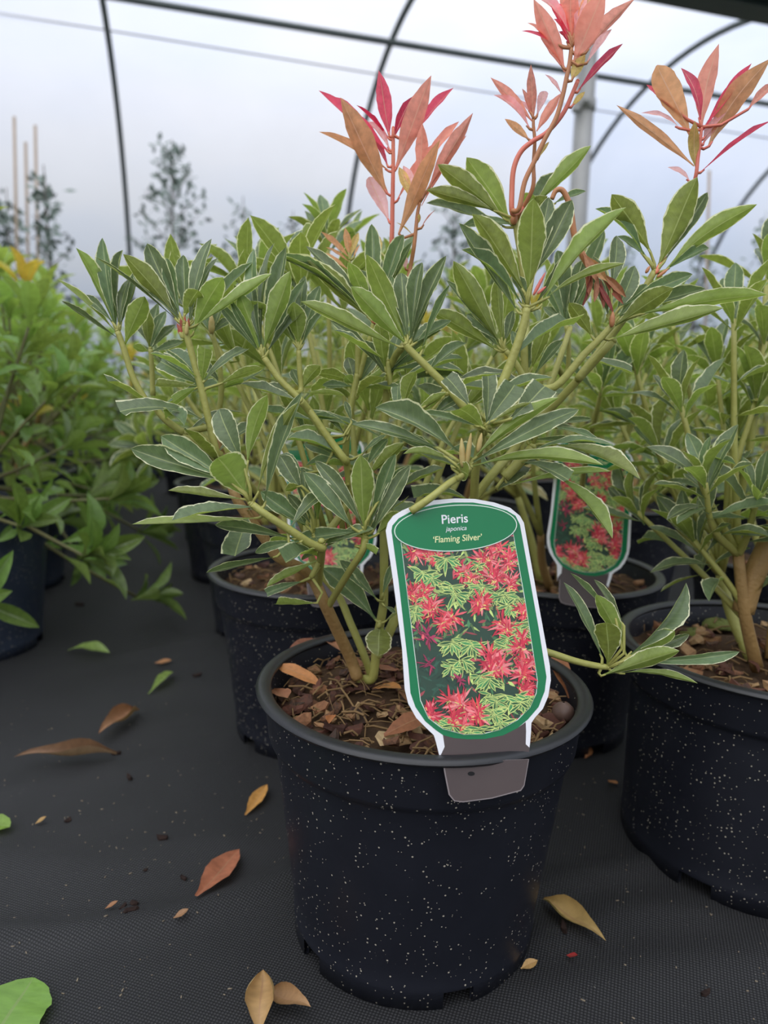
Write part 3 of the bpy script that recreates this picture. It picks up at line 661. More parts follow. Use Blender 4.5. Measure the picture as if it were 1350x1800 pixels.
shoot('B', -0.03, [(640, 770), (630, 760)], .002, .002, [
    (470, 830, 520, 680, 60, -.25), (510, 850, 640, 765, 40, -.2), (440, 830, 450, 740, 50, .3, 'vc'), (560, 690, 720, 570, 54, .25), (580, 860, 700, 780, 50, .3)])
RED = (1.25, .85, .7, 1)
shoot('G', -0.04, [(100, 1320), (170, 1250), (230, 1180)], .0040, .0036, [
    (320, 1165, 742, 1328, 72, -.25), (210, 1140, 548, 1176, 44, .2), (330, 1080, 560, 1165, 46, .25), (330, 1300, 612, 1612, 72, -.2), (130, 1355, 605, 1292, 40, -.2), (60, 1380, 185, 1262, 90, .3, 'vc'), (170, 1245, 330, 1305, 30, .1), (330, 1060, 510, 1045, 34, .2)],
    M_STEM)
# low side shoot over the rim
shoot('E', -0.05, [(60, 1010), (190, 1040), (330, 1085), (430, 1108), (500, 1118)], .0028, .0022, [
    (475, 1070, 272, 670, 78, .2), (545, 860, 308, 622, 34, .25), (605, 1062, 442, 735, 92, -.12), (590, 900, 432, 656, 50, .3), (505, 1105, 497, 884, 140, -.4, 'vb'), (615, 1055, 918, 672, 100, .2), (660, 1048, 858, 930, 90, -.2, 'vb'),
    (470, 1165, 884, 1032, 104, -.35), (600, 1085, 1200, 1036, 56, .15), (570, 1150, 980, 1204, 34, -.15), (700, 1040, 935, 944, 60, .3), (640, 1050, 815, 900, 60, .35)])

# --- pink young shoots
SK = 0.58
def c255(r, g, b): return lin(r, g, b)
CRIM, SALM, ORAN, PINK, YEL = c255(234, 100, 124), c255(246, 168, 150), c255(238, 180, 134), c255(248, 196, 196), c255(222, 194, 120)
CRIM2 = c255(216, 66, 98)
shoot('P', 0.05, [(555, 1900, .02), (565, 1700), (580, 1430), (585, 1150), (590, 850), (590, 620), (590, 560)], .0034, .0018, [
    (560, 630, 475, 105, 110, -.2, 'p', CRIM), (560, 760, 0, 265, 90, .2, 'p', CRIM), (540, 1080, 172, 320, 165, -.25, 'p', ORAN), (555, 905, 0, 592, 66, .1, 'p', ORAN), (615, 880, 892, 145, 150, -.25, 'p', SALM),
    (750, 620, 1068, 245, 70, .15, 'p', CRIM), (590, 660, 740, 315, 66, .3, 'p', CRIM2), (560, 650, 298, 380, 36, .1, 'p', CRIM2), (565, 740, 380, 515, 60, .3, 'p', PINK), (560, 1310, 400, 950, 120, .25, 'pb', PINK), (620, 1140, 960, 660, 60, .2, 'p', SALM), (550, 870, 440, 640, 40, .3, 'p', CRIM)],
    M_PSTEM, bud=[(588, 640, 592, 560, 22, M_PSTEM)])
shoot('P', 0.04, [(690, 1850, .02), (715, 1720), (755, 1500), (780, 1260), (800, 1150)], .0030, .0018, [
    (800, 940, 822, 525, 90, -.15, 'p', SALM), (870, 1040, 1222, 442, 100, -.1, 'p', SALM), (820, 880, 1112, 510, 64, .15, 'p', SALM), (635, 1400, 962, 650, 120, -.3, 'p', ORAN), (720, 1110, 635, 870, 80, .2, 'p', YEL), (760, 1060, 670, 860, 70, .35, 'p', PINK),
    (815, 1180, 1172, 620, 40, .3, 'p', SALM), (800, 1170, 860, 940, 40, .3, 'p', PINK), (780, 1330, 800, 1240, 30, -.3, 'p', YEL), (745, 1410, 615, 1310, 18, .1, 'p', YEL), (810, 1355, 935, 1205, 14, .05, 'p', SALM), (690, 1680, 650, 1560, 60, .2, 'p', PINK)], M_OSTEM)
shoot('Q', 0.02, [(430, 1500), (440, 1300), (450, 1120), (440, 1000), (440, 940)], .0026, .0016, [
    (430, 960, 100, 612, 70, -.1, 'p', SALM), (410, 1020, 125, 752, 46, .1, 'p', PINK), (440, 950, 420, 510, 70, -.2, 'p', SALM), (410, 1110, 212, 940, 60, -.1, 'p', ORAN), (465, 920, 530, 720, 70, .3, 'pb', PINK), (430, 930, 350, 700, 44, .25, 'p', SALM), (465, 1040, 660, 735, 70, -.15, 'p', SALM), (425, 900, 330, 790, 30, .3, 'p', PINK)],
    M_OSTEM)
shoot('Q', 0.015, [(275, 1690), (270, 1500), (285, 1330), (340, 1200), (430, 1120), (530, 1060), (620, 970), (690, 870), (740, 760), (790, 640)], .0030, .0022, [
    (735, 850, 848, 725, 40, .1, 'p', YEL), (470, 1260, 565, 1120, 30, .1, 'p', YEL), (785, 730, 1148, 345, 54, .1, 'p', CRIM)], M_PSTEM)
shoot('Q', 0.01, [(325, 1650), (370, 1440), (450, 1270), (530, 1100), (620, 930), (670, 760), (700, 620), (725, 500), (740, 380)], .0028, .0022, [
    (690, 570, 440, -10, 120, -.15, 'p', SALM), (590, 340, 345, 245, 46, .1, 'p', CRIM), (580, 330, 390, 180, 56, .2, 'p', SALM), (720, 300, 570, -20, 90, .15, 'p', CRIM), (745, 330, 735, -120, 130, -.2, 'p', SALM), (760, 500, 1010, -90, 175, -.3, 'p', SALM), (850, 420, 1245, -12, 90, -.1, 'p', SALM),
    (860, 500, 1060, 230, 60, .15, 'p', PINK), (660, 740, 530, 588, 46, .15, 'p', PINK), (740, 640, 850, 430, 80, -.2, 'p', YEL), (720, 360, 600, 150, 60, .3, 'p', CRIM), (720, 260, 480, -10, 44, .25, 'p', PINK), (760, 280, 830, -80, 80, .3, 'p', PINK), (790, 250, 900, -60, 80, .2, 'p', ORAN),
    (680, 540, 520, 330, 80, .15, 'p', SALM), (740, 330, 660, -90, 90, .3, 'p', SALM), (730, 360, 640, 250, 60, .3, 'p', CRIM2)], M_OSTEM)
shoot('R', 0.015, [(480, 1900, .01), (640, 1560, .02), (740, 1300, .02), (780, 1160), (795, 1030), (815, 880), (825, 780)], .0026, .0018, [
    (742, 860, 470, 292, 165, -.2, 'pb', ORAN), (815, 740, 660, 312, 76, .15, 'p', CRIM), (825, 780, 962, 120, 130, -.15, 'p', SALM), (835, 810, 1222, 275, 62, .15, 'p', CRIM), (885, 930, 1375, 235, 170, -.2, 'p', ORAN), (765, 1090, 150, 605, 70, -.05, 'p', ORAN),
    (785, 1120, 772, 730, 78, -.3, 'p', YEL), (815, 1140, 1380, 728, 26, .05, 'p', CRIM), (650, 790, 345, 670, 34, .1, 'p', PINK), (735, 1215, 555, 1098, 46, .1, 'p', PINK), (510, 560, 388, 445, 50, .2, 'p', CRIM), (835, 920, 925, 720, 80, .3, 'pb', PINK), (1190, 640, 1400, 430, 60, .2, 'p', SALM), (840, 870, 1060, 590, 60, .3, 'p', PINK)], M_PSTEM)
shoot('T', 0.07, [(830, 420), (832, 330), (832, 255)], .0018, .0014, [
    (830, 240, 605, 32, 50, .15, 'p', ORAN), (828, 230, 795, 0, 56, -.2, 'p', ORAN), (838, 230, 902, 38, 54, .2, 'p', YEL), (825, 270, 640, 155, 34, .1, 'p', ORAN), (815, 330, 590, 198, 40, -.1, 'p', ORAN), (860, 240, 915, 135, 20, .1, 'p', ORAN), (1080, 200, 1025, 40, 60, .2, 'p', YEL)], M_STEM)

# --- inner leaves deeper in the crown: small dense filling, one part
rf = random.Random(21)
class Bag:
    def __init__(s): s.v = []; s.f = []; s.u = []
    def leaf(s, me, mt):
        k = len(s.v); s.v += [mt @ v.co for v in me.vertices]
        for p in me.polygons: s.f.append(tuple(k + i for i in p.vertices)); s.u += [tuple(me.uv_layers[0].data[li].uv) for li in p.loop_indices]
    def build(s, name, m, parent):
        me = mesh(name, s.v, s.f, m); ul = me.uv_layers.new(name='leaf')
        for i, q in enumerate(s.u): ul.data[i].uv = q
        o = obj(name, me, parent); o['kind'] = 'stuff'; return o
bag = Bag()
for (x, y, d) in ((330, 520, .09), (430, 500, .10), (520, 480, .09), (600, 520, .11), (480, 640, .10), (720, 640, .10), (830, 690, .08), (560, 760, .09), (960, 560, .12), (400, 600, .08), (650, 700, .08), (880, 600, .1)):
    c = at(x, y, YA + d) - POT0; bs = at(650 + (x - 650) * .35, 940, YA + d * .5) - POT0
    mb = MB(); mid = bs.lerp(c, .55) + V((0, 0, .01)); pp = smooth_path([bs, mid, c], 5); mb.tube(pp, [.0026 - .0001 * i for i in range(len(pp))], 6); b = mb.build('branch', M_STEM, plant)
    axv = (c - mid).normalized()
    for k in range(8):
        a = k * 2.4 + rf.uniform(-.3, .3); el_ = rf.uniform(.45, 1.1); u = axv.orthogonal().normalized(); v_ = axv.cross(u)
        dr = axv * math.cos(el_) + (u * math.cos(a) + v_ * math.sin(a)) * math.sin(el_)
        ln = rf.uniform(.042, .062); p0 = c - axv * (.003 * k)
        bag.leaf(rf.choice(LM['vl']), leaf_mtx(p0, p0 + dr * ln, axv, ln * rf.uniform(.24, .32)))
bag.build('inner_leaves', M_VAR, plant)
# leaves along the bare lengths of stem
cand = [g for g in GS if .27 < g.z < .40 and -.19 < g.x < .12]
rf.shuffle(cand); tw = None; lastb = [c for c in plant.children if c.name.startswith('branch')]
for g in cand[:58]:
    a = rf.uniform(0, 6.283); dr = V((math.cos(a), .5 * math.sin(a), rf.uniform(-.25, .45))).normalized(); ln = rf.uniform(.036, .055)
    br = min(lastb, key=lambda c: (V(c.data.vertices[0].co) - g).length)
    add_leaf(br, rf.choice(('v', 'v', 'vb', 'vc')), g, g + dr * ln, V((0, -.35, 1)), ln * rf.uniform(.25, .33), rf)

# ------------------------------------------------------------------ plant tag
LO = at(848, 1338, 0.3925); LN = V((math.sin(math.radians(9)) * math.cos(math.radians(15)), -math.cos(math.radians(9)) * math.cos(math.radians(15)), math.sin(math.radians(15)))).normalized()
LU = V((math.cos(math.radians(9)), math.sin(math.radians(9)), 0)); LV = LN.cross(LU)          # right, up in the card's plane
HS = 1093 / 340.0
def card(x, y):
    px, py = 660 + x / HS, 860 + y / HS; r = ray(px, py); o = V((0, 0, H)); t = (LO - o).dot(LN) / r.dot(LN); p = o + r * t - LO
    return (p.dot(LU), p.dot(LV))
LIP = 1548
outer = [(58, 235), (70, 190), (100, 150), (150, 120), (230, 85), (330, 62), (450, 52), (560, 55), (670, 75), (760, 105), (815, 150), (838, 190), (870, 370), (930, 700), (985, 1000), (990, 1080), (975, 1170), (945, 1240), (900, 1290), (880, 1320), (878, 1370), (872, 1440), (860, 1510),
         (840, 1560), (820, 1660), (800, 1688), (640, 1730), (480, 1750), (430, 1745), (400, 1710), (378, 1600), (362, 1510), (342, 1430), (330, 1390), (290, 1352), (230, 1292), (185, 1212), (165, 1130), (150, 900), (100, 520)]
green = [(90, 235), (95, 205), (130, 165), (220, 115), (330, 88), (440, 75), (550, 75), (650, 92), (740, 120), (790, 150), (815, 200), (920, 780), (965, 1060), (955, 1140), (920, 1230), (860, 1300), (800, 1350), (720, 1390), (620, 1410), (520, 1412), (440, 1405), (380, 1388), (340, 1360), (280, 1310), (225, 1230), (197, 1150), (185, 1000), (130, 520)]
inner = [(145, 300), (200, 200), (330, 140), (600, 120), (720, 170), (775, 245), (840, 620), (912, 1080), (905, 1150), (870, 1230), (800, 1300), (700, 1355), (600, 1380), (500, 1382), (380, 1350), (300, 1290), (255, 1190)]
tabp = [(380, 1385), (440, 1405), (520, 1412), (620, 1410), (720, 1390), (800, 1350), (848, 1315), (850, 1370), (848, 1440), (870, 1460), (860, 1510), (840, 1560), (820, 1658), (800, 1684), (640, 1726), (480, 1746), (432, 1741), (404, 1708), (381, 1600), (364, 1510), (390, 1455)]
def extrude(poly, z0, z1, m, name, parent):
    pts = [card(*p) for p in poly]
    ar = sum(a[0] * b[1] - b[0] * a[1] for a, b in zip(pts, pts[1:] + pts[:1]))
    if ar < 0: pts = pts[::-1]
    n = len(pts); vs = [(x, y, z0) for x, y in pts] + [(x, y, z1) for x, y in pts]
    fs = [tuple(range(n))[::-1], tuple(range(n, 2 * n))] + [(i, (i + 1) % n, n + (i + 1) % n, n + i) for i in range(n)]
    return obj(name, mesh(name, vs, fs, m, False), parent)
def inset(poly, k):
    cx = sum(p[0] for p in poly) / len(poly); cy = sum(p[1] for p in poly) / len(poly); o = []
    for x, y in poly:
        d = math.hypot(x - cx, y - cy); o.append((x - (x - cx) / d * k, y - (y - cy) / d * k))
    return o
M_WHITE = plain('card_white', lin(238, 238, 242), 0.28); M_CGREEN = plain('card_green', lin(14, 122, 74), 0.22, 0.6); M_TAB = plain('card_brown', lin(76, 66, 66), 0.3, noise=lin(90, 78, 76), nscale=30)
M_LINE = plain('card_line', lin(225, 238, 225), 0.3); M_CREAMT = plain('card_cream', lin(236, 236, 176), 0.3); M_HOLE = plain('dark_hole', (0.004, 0.004, 0.005, 1), 0.8)
tagc = empty('plant_tag', LO); tagc.matrix_world = M(((LU.x, LV.x, LN.x, LO.x), (LU.y, LV.y, LN.y, LO.y), (LU.z, LV.z, LN.z, LO.z), (0, 0, 0, 1)))
tag(tagc, 'large glossy green and white plant tag tucked into the rim of the front pot', 'plant tag')
up_o = [p for p in outer if p[1] <= 1520]; i_ = up_o.index((860, 1510)); up_o = up_o[:i_ + 1] + [(850, LIP), (371, LIP)] + up_o[i_ + 1:]
up_t = [p for p in tabp if p[1] <= 1520]; i_ = up_t.index((860, 1510)); up_t = up_t[:i_ + 1] + [(850, LIP), (371, LIP)] + up_t[i_ + 1:]
low_o = [(848, 1512), (838, 1570), (822, 1660), (803, 1688), (640, 1731), (480, 1752), (430, 1746), (400, 1710), (378, 1600), (366, 1530)]
low_t = [(844, 1512), (834, 1570), (818, 1656), (799, 1682), (640, 1725), (480, 1746), (434, 1741), (407, 1708), (385, 1600), (373, 1530)]
extrude(up_o, -.0004, .0003, M_WHITE, 'card', tagc)
extrude(low_o, .0052, .0058, plain('tab_cut_edge', lin(140, 130, 130), .4), 'tab_edge', tagc); extrude(low_t, .0058, .00586, M_TAB, 'tab_end', tagc)
extrude(up_t, .0003, .00034, M_TAB, 'tab', tagc)
extrude(green, .0003, .00040, M_CGREEN, 'green_border', tagc)
extrude(inset(inner, -5), .0004, .00044, M_LINE, 'white_line', tagc)
# printed picture: flat overlapping leaf shapes
def clip(poly, conv):
    n = len(conv)
    for i in range(n):
        a, b = conv[i], conv[(i + 1) % n]; res = []
        ins = lambda p: (b[0] - a[0]) * (p[1] - a[1]) - (b[1] - a[1]) * (p[0] - a[0]) >= 0
        for j in range(len(poly)):
            p, q = poly[j], poly[(j + 1) % len(poly)]; ip, iq = ins(p), ins(q)
            if ip: res.append(p)
            if ip != iq:
                d1 = (b[0] - a[0]) * (p[1] - a[1]) - (b[1] - a[1]) * (p[0] - a[0]); d2 = (b[0] - a[0]) * (q[1] - a[1]) - (b[1] - a[1]) * (q[0] - a[0]); t = d1 / (d1 - d2)
                res.append((p[0] + (q[0] - p[0]) * t, p[1] + (q[1] - p[1]) * t))
        poly = res
        if len(poly) < 3: return []
    return poly
def print_mat():
    m, nt, b, o, L = mat('printed_photo'); at_ = nd(nt, 'ShaderNodeVertexColor', layer_name='ink'); L(at_.outputs[0], b.inputs['Base Color'])
    b.inputs['Roughness'].default_value = 0.3; b.inputs['Specular IOR Level'].default_value = 0.7; return m
def picture(parent):
    r = random.Random(5); polys = []
    conv = [card(*p) for p in inner]
    if sum(a[0] * b[1] - b[0] * a[1] for a, b in zip(conv, conv[1:] + conv[:1])) < 0: conv = conv[::-1]
    polys.append((list(conv), lin(44, 72, 56)))
    def lf(x, y, a, ln, wd, c):
        ca, sa = math.cos(a), math.sin(a); pts = []
        for t, h in ((0, .12), (.35, .8), (.6, 1), (.85, .5), (1, 0), (.85, -.5), (.6, -1), (.35, -.8), (0, -.12)):
            pts.append(card(x + ca * t * ln - sa * h * wd / 2, y + sa * t * ln + ca * h * wd / 2))
        q = clip(pts if True else pts, conv) if sum(u[0] * v[1] - v[0] * u[1] for u, v in zip(pts, pts[1:] + pts[:1])) > 0 else clip(pts[::-1], conv)
        if len(q) > 2: polys.append((q, c))
    def var(c, k): f = r.uniform(1 - k, 1 + k); return tuple(min(255, max(0, v * f)) for v in c)
    for _ in range(700):
        x, y = r.uniform(150, 910), r.uniform(200, 1390); dark = x < 520 and 880 < y < 1180
        lf(x, y, r.uniform(0, 6.28), r.uniform(40, 80), r.uniform(10, 20), lin(*var((44, 78, 62) if dark else r.choice(((70, 118, 78), (170, 190, 110), (200, 90, 96), (120, 160, 96))), .3)))
    items = []
    for (x, y, s) in ((400, 400, 1), (270, 470, 1.1), (430, 870, 1.1), (540, 880, 1.1), (640, 1070, 1.1), (480, 970, 1), (770, 1180, 1.2), (660, 1250, 1.2), (740, 850, 1), (720, 600, 1), (450, 590, 1.1), (580, 1350, 1), (430, 1330, 1), (340, 360, .9), (600, 560, .9), (800, 620, 1), (860, 1180, 1), (220, 700, .9), (820, 760, 1), (560, 480, .9), (700, 1320, 1), (820, 340, .9), (270, 620, .8), (650, 1160, 1)):
        items.append((y, x, 'g', s))
    for (x, y, s) in ((220, 345, .9), (300, 350, .9), (700, 320, 1), (600, 380, 1), (500, 450, 1), (650, 470, 1.1), (210, 570, 1), (320, 640, 1.1), (430, 710, 1.1), (590, 640, 1.1), (720, 740, 1.2), (640, 930, 1.3), (810, 880, 1.1), (830, 1010, 1.2), (700, 990, 1.1), (480, 1200, 1.3), (570, 1240, 1.2), (310, 1270, 1.1), (830, 1120, 1), (760, 380, 1), (760, 500, .9), (280, 560, .9), (840, 690, .9), (440, 1280, 1.1), (880, 960, 1)):
        items.append((y + 15, x, 'r', s))
    for (x, y, s) in ((290, 840, 1), (300, 980, .8), (470, 1080, .8), (240, 800, .7)): items.append((y, x, 'm', s))
    items = [(y, x, k, s_ * (1.0 if k != 'm' else 1.1)) for y, x, k, s_ in items] + [(y + r.uniform(-50, 50), x + r.uniform(-60, 60), k, s_ * .85) for y, x, k, s_ in items if k != 'm' and not (x < 480 and 800 < y < 1150)]; items.sort()
    for y, x, k, s in items:
        if k == 'g':
            for _ in range(14):
                a = r.uniform(-.5, 3.6); ln = r.uniform(60, 95) * s; wd = r.uniform(17, 24) * s; xx, yy = x + r.uniform(-12, 12), y + r.uniform(-10, 10)
                lf(xx, yy, a, ln, wd, lin(*var((206, 220, 130), .1))); lf(xx + 5 * math.cos(a), yy + 5 * math.sin(a), a, ln * .84, wd * .6, lin(*var((66, 124, 74), .3)))
        else:
            for _ in range(34 if k == 'r' else 12):
                a = r.uniform(0, 6.283); ln = r.uniform(34, 84) * s; wd = r.uniform(7, 13) * s
                c = var(r.choice(((222, 62, 82), (206, 46, 70), (238, 104, 112), (228, 76, 82), (190, 40, 66), (240, 140, 140))), .1) if k == 'r' else var((160, 50, 84), .2)
                lf(x + r.uniform(-16, 16), y + r.uniform(-12, 12), a, ln, wd, lin(*c))
            if k == 'r':
                for _ in range(5): lf(x + r.uniform(-20, 20), y + r.uniform(-5, 30), r.uniform(0, 6.28), r.uniform(16, 34), 6, lin(*var((226, 206, 120), .15)))
    vs, fs, cs = [], [], []
    for i, (q, c) in enumerate(polys):
        z = .00046 + i * 2.0e-7; k = len(vs); vs += [(x, y, z) for x, y in q]; fs.append(tuple(range(k, k + len(q)))); cs.append(c)
    me = mesh('picture', vs, fs, print_mat(), False); ca = me.color_attributes.new('ink', 'FLOAT_COLOR', 'CORNER')
    for p, c in zip(me.polygons, cs):
        for li in p.loop_indices: ca.data[li].color = c
    o = obj('picture', me, parent); o['label'] = 'printed photo of red-tipped variegated foliage'; return len(polys)
NP = picture(tagc); ZT = .00046 + NP * 2.0e-7 + 2e-5
def oval(cx, cy, a, b, rot, n=56):
    return [(cx + a * math.cos(t) * math.cos(rot) - b * math.sin(t) * math.sin(rot), cy + a * math.cos(t) * math.sin(rot) + b * math.sin(t) * math.cos(rot)) for t in [2 * math.pi * i / n for i in range(n)]]
extrude(oval(450, 220, 347, 131, -.062), .0004, ZT, M_LINE, 'oval_outline', tagc)
extrude(oval(450, 220, 342, 126, -.062), ZT, ZT + .00003, M_CGREEN, 'oval_panel', tagc)
def text(body, x0, x1, ybase, height, m, shear=0.0, bold=0.0, rot=0.0):
    cu = bpy.data.curves.new('lettering', 'FONT'); cu.body = body; cu.size = 1.0; cu.shear = shear; cu.offset = bold; cu.resolution_u = 4
    o = bpy.data.objects.new('tmp', cu); COL.objects.link(o); bpy.context.view_layer.update()
    me = bpy.data.meshes.new_from_object(o.evaluated_get(bpy.context.evaluated_depsgraph_get())); bpy.data.objects.remove(o)
    xs_ = [v.co.x for v in me.vertices]; a, b = min(xs_), max(xs_)
    p0 = V(card(x0, ybase)); p1 = V(card(x1, ybase + (x1 - x0) * math.tan(rot))); k = (p1 - p0).length / (b - a); ang = math.atan2(p1.y - p0.y, p1.x - p0.x)
    hy = height
    for v in me.vertices:
        q = V(((v.co.x - a) * k, v.co.y * k * hy)); q.rotate(M.Rotation(ang, 2)); v.co = V((p0.x + q.x, p0.y + q.y, ZT + .00006))
    me.materials.clear(); me.materials.append(m); me.name = 'lettering'
    o = obj('lettering', me, tagc); o['label'] = 'lettering reading ' + body; return o
text('Pieris', 373, 520, 196, 1.0, M_WHITE, 0, .012, -.062)
text('japonica', 393, 512, 238, 1.0, M_WHITE, .25, 0, -.062)
text("\u2018Flaming Silver\u2019", 325, 600, 303, 1.05, M_CREAMT, .12, .008, -.062)
hol = oval(525, 1592, 20, 12, 0, 14)
extrude(hol, .0058, .0060, M_HOLE, 'punched_hole', tagc)

# ------------------------------------------------------------------ neighbouring plants
def build_plant(name, label, pot, kind, rosettes, seed, chips=40, fib=0, trunk=.005, nl=(7, 10), ll=(.042, .062), detail='vl', bare=.5, color=None, fresh=0.0):
    """rosettes: local centres; stems rise from the compost and fork to each of them"""
    r = random.Random(seed); root = empty(name); tag(root, label, 'potted plant')
    key, R, Hh, Rb, coll, m = pot; make_pot(root, key, R, Hh, Rb, coll, m, chips, seed, fib)
    zs = Hh - .02; nst = 3 + len(rosettes) // 9
    forks = []
    for i in range(nst):
        a = 2 * math.pi * i / nst + r.uniform(-.4, .4); q = R * .28
        grp = None; forks.append((V((q * .5 * math.cos(a), q * .5 * math.sin(a), zs)), V((q * 1.5 * math.cos(a), q * 1.5 * math.sin(a), zs + r.uniform(.06, .11)))))
    for i, (b, f) in enumerate(forks):
        mb = MB(); pp = smooth_path([b, b.lerp(f, .5) + V((r.uniform(-.006, .006), r.uniform(-.006, .006), 0)), f], 4); mb.tube(pp, [trunk - .0012 * j / 8 for j in range(len(pp))], 7); mb.build('stem', M_BARK if i % 2 else (M_GSTEM if kind == 'g' else M_STEM), root)
    for c in rosettes:
        c = V(c); f = min(forks, key=lambda t: (t[1] - c).xy.length)[1]
        if c.z < f.z + .03: f = min(forks, key=lambda t: (t[1] - c).xy.length)[0].lerp(f, .4)
        mid = f.lerp(c, .5) + V((r.uniform(-.01, .01), r.uniform(-.01, .01), -.005)) + (c - f).cross(V((0, 0, 1))) * r.uniform(-.06, .06)
        pp = smooth_path([f, mid, c], 4); mb = MB(); mb.tube(pp, [.0032 - .0012 * j / (len(pp) - 1) for j in range(len(pp))], 6); br = mb.build('branch', M_GSTEM if kind == 'g' else M_STEM, root)
        axv = ((c - mid).normalized() * .7 + V((0, 0, .5)) + V((c.x, c.y, 0)) * .8).normalized(); u = axv.orthogonal().normalized(); v_ = axv.cross(u)
        n = r.randint(*nl); pink = r.random() < fresh
        for k in range(n):
            a = k * 2.4 + r.uniform(-.3, .3); t = k / n; e = .35 + .75 * t + r.uniform(-.15, .15)
            dr = axv * math.cos(e) + (u * math.cos(a) + v_ * math.sin(a)) * math.sin(e); ln = r.uniform(*ll) * (.8 + .2 * t)
            p0 = c - axv * (.014 * t); hint = axv
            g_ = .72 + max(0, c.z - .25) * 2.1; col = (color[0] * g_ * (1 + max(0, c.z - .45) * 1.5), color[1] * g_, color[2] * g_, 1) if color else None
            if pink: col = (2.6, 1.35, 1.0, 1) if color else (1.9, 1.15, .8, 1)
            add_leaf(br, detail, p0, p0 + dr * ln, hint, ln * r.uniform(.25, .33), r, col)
        # a few leaves lower on the stem
        for k in range(int(n * bare)):
            j = r.randint(len(pp) // 3, len(pp) - 2); a = r.uniform(0, 6.283); dr = (axv * .25 + u * math.cos(a) + v_ * math.sin(a) + V((0, 0, -.1))).normalized(); ln = r.uniform(*ll) * .85
            add_leaf(br, detail, pp[j], pp[j] + dr * ln, axv, ln * r.uniform(.26, .34), r, color)
    return root
def crown(n, R, z0, z1, seed, flat=.75):
    r = random.Random(seed); o = []
    for i in range(n):
        a = i * 2.39996; q = math.sqrt((i + .5) / n); z = z1 - (z1 - z0) * (q ** 2) * flat - r.uniform(0, .35) * (z1 - z0)
        o.append((R * q * math.cos(a) + r.uniform(-.015, .015), R * q * math.sin(a) + r.uniform(-.015, .015), z))
    return o
POT_S = ('std', .1125, .180, .084, .036, M_POT); POT_R = ('right', .124, .175, .108, .036, M_POT); POT_L = ('left', .125, .205, .095, .036, M_POTB)

# right-hand plant in the bigger pot, its rosettes placed from the photograph
RP = V((0.322, 0.600, 0))
ros = []
for (x, y, d) in ((1197, 715, -.03), (1290, 560, -.02), (1330, 880, -.05), (1240, 850, -.06), (1115, 640, .05), (1160, 790, .02), (1345, 600, .02), (1180, 560, .10), (1260, 650, .06), (1330, 700, .0), (1120, 900, .02), (1080, 720, .10), (1290, 760, .08),
                  (1385, 520, .05), (1420, 700, -.02), (1450, 850, .0), (1400, 900, -.05), (1480, 620, .1), (1220, 950, -.02), (1350, 480, .03), (1180, 860, .08)):
    p = at(x, y, RP.y + d) - RP; ros.append(tuple(p))
pr = build_plant('potted_shrub', 'cream-edged shrub in the widest black pot, with moss and a thick brown trunk', POT_R, 'v', ros, 31, 120, 200, .0055, detail='v', bare=.55)
pr.location = RP
mb = MB(); pp = [at(x, y, RP.y - .015) - RP for x, y in ((1306, 1075), (1322, 1020), (1345, 970), (1380, 900))]; mb.tube(smooth_path(pp, 4), .0085, 9); mb.build('trunk', M_BARK, pr)
M_MOSS = plain('moss', lin(88, 100, 44), 0.95, noise=lin(120, 124, 62), nscale=200, bump=1.0, bscale=400)
for (x, y, s) in ((1265, 1095, .016), (1225, 1110, .014), (1300, 1085, .012)):
    c = ground(x, y, .160) - RP; vs, fs = lathe([(s * math.sin(t), s * .4 * math.cos(t)) for t in [.01, .4, .8, 1.2, 1.57]], 14)
    rr_ = random.Random(x); o = obj('moss', mesh('moss', [(a * rr_.uniform(.8, 1.2) + c.x, b * rr_.uniform(.8, 1.2) + c.y, z * rr_.uniform(.8, 1.2) + .157) for a, b, z in vs], [f[::-1] for f in fs], M_MOSS), pr)

# two plants right behind the main pot
P2 = V((-0.072, 0.795, 0)); P3 = V((0.19, 0.815, 0))
p2 = build_plant('potted_shrub', 'cream-edged shrub in the black pot standing directly behind the front pot beside the aisle', POT_S, 'v', crown(20, .17, .34, .52, 3), 41, 70, 120, detail='v'); p2.location = P2
p3 = build_plant('potted_shrub', 'cream-edged shrub whose tag shows between the front pot and the widest pot', POT_S, 'v', crown(19, .17, .33, .50, 4), 42, 60, 80, detail='v'); p3.location = P3
def tag_copy(loc, lean, yaw, roll, label):
    c = copy_tree(tagc); m = M.Translation(loc) @ M.Rotation(yaw, 4, 'Z') @ M.Rotation(math.radians(90) - lean, 4, 'X') @ M.Rotation(roll, 4, 'Z'); c.matrix_world = m; tag(c, label, 'plant tag'); return c
c3 = at(1020, 1032, P3.y - .105)
tag_copy(c3, math.radians(15), math.radians(8), math.radians(-14), 'green and white plant tag in the pot between the front pot and the widest pot')
c2 = at(585, 1030, P2.y - .1)
tag_copy(c2, math.radians(14), math.radians(-4), math.radians(2), 'green and white plant tag behind the stems of the front shrub')

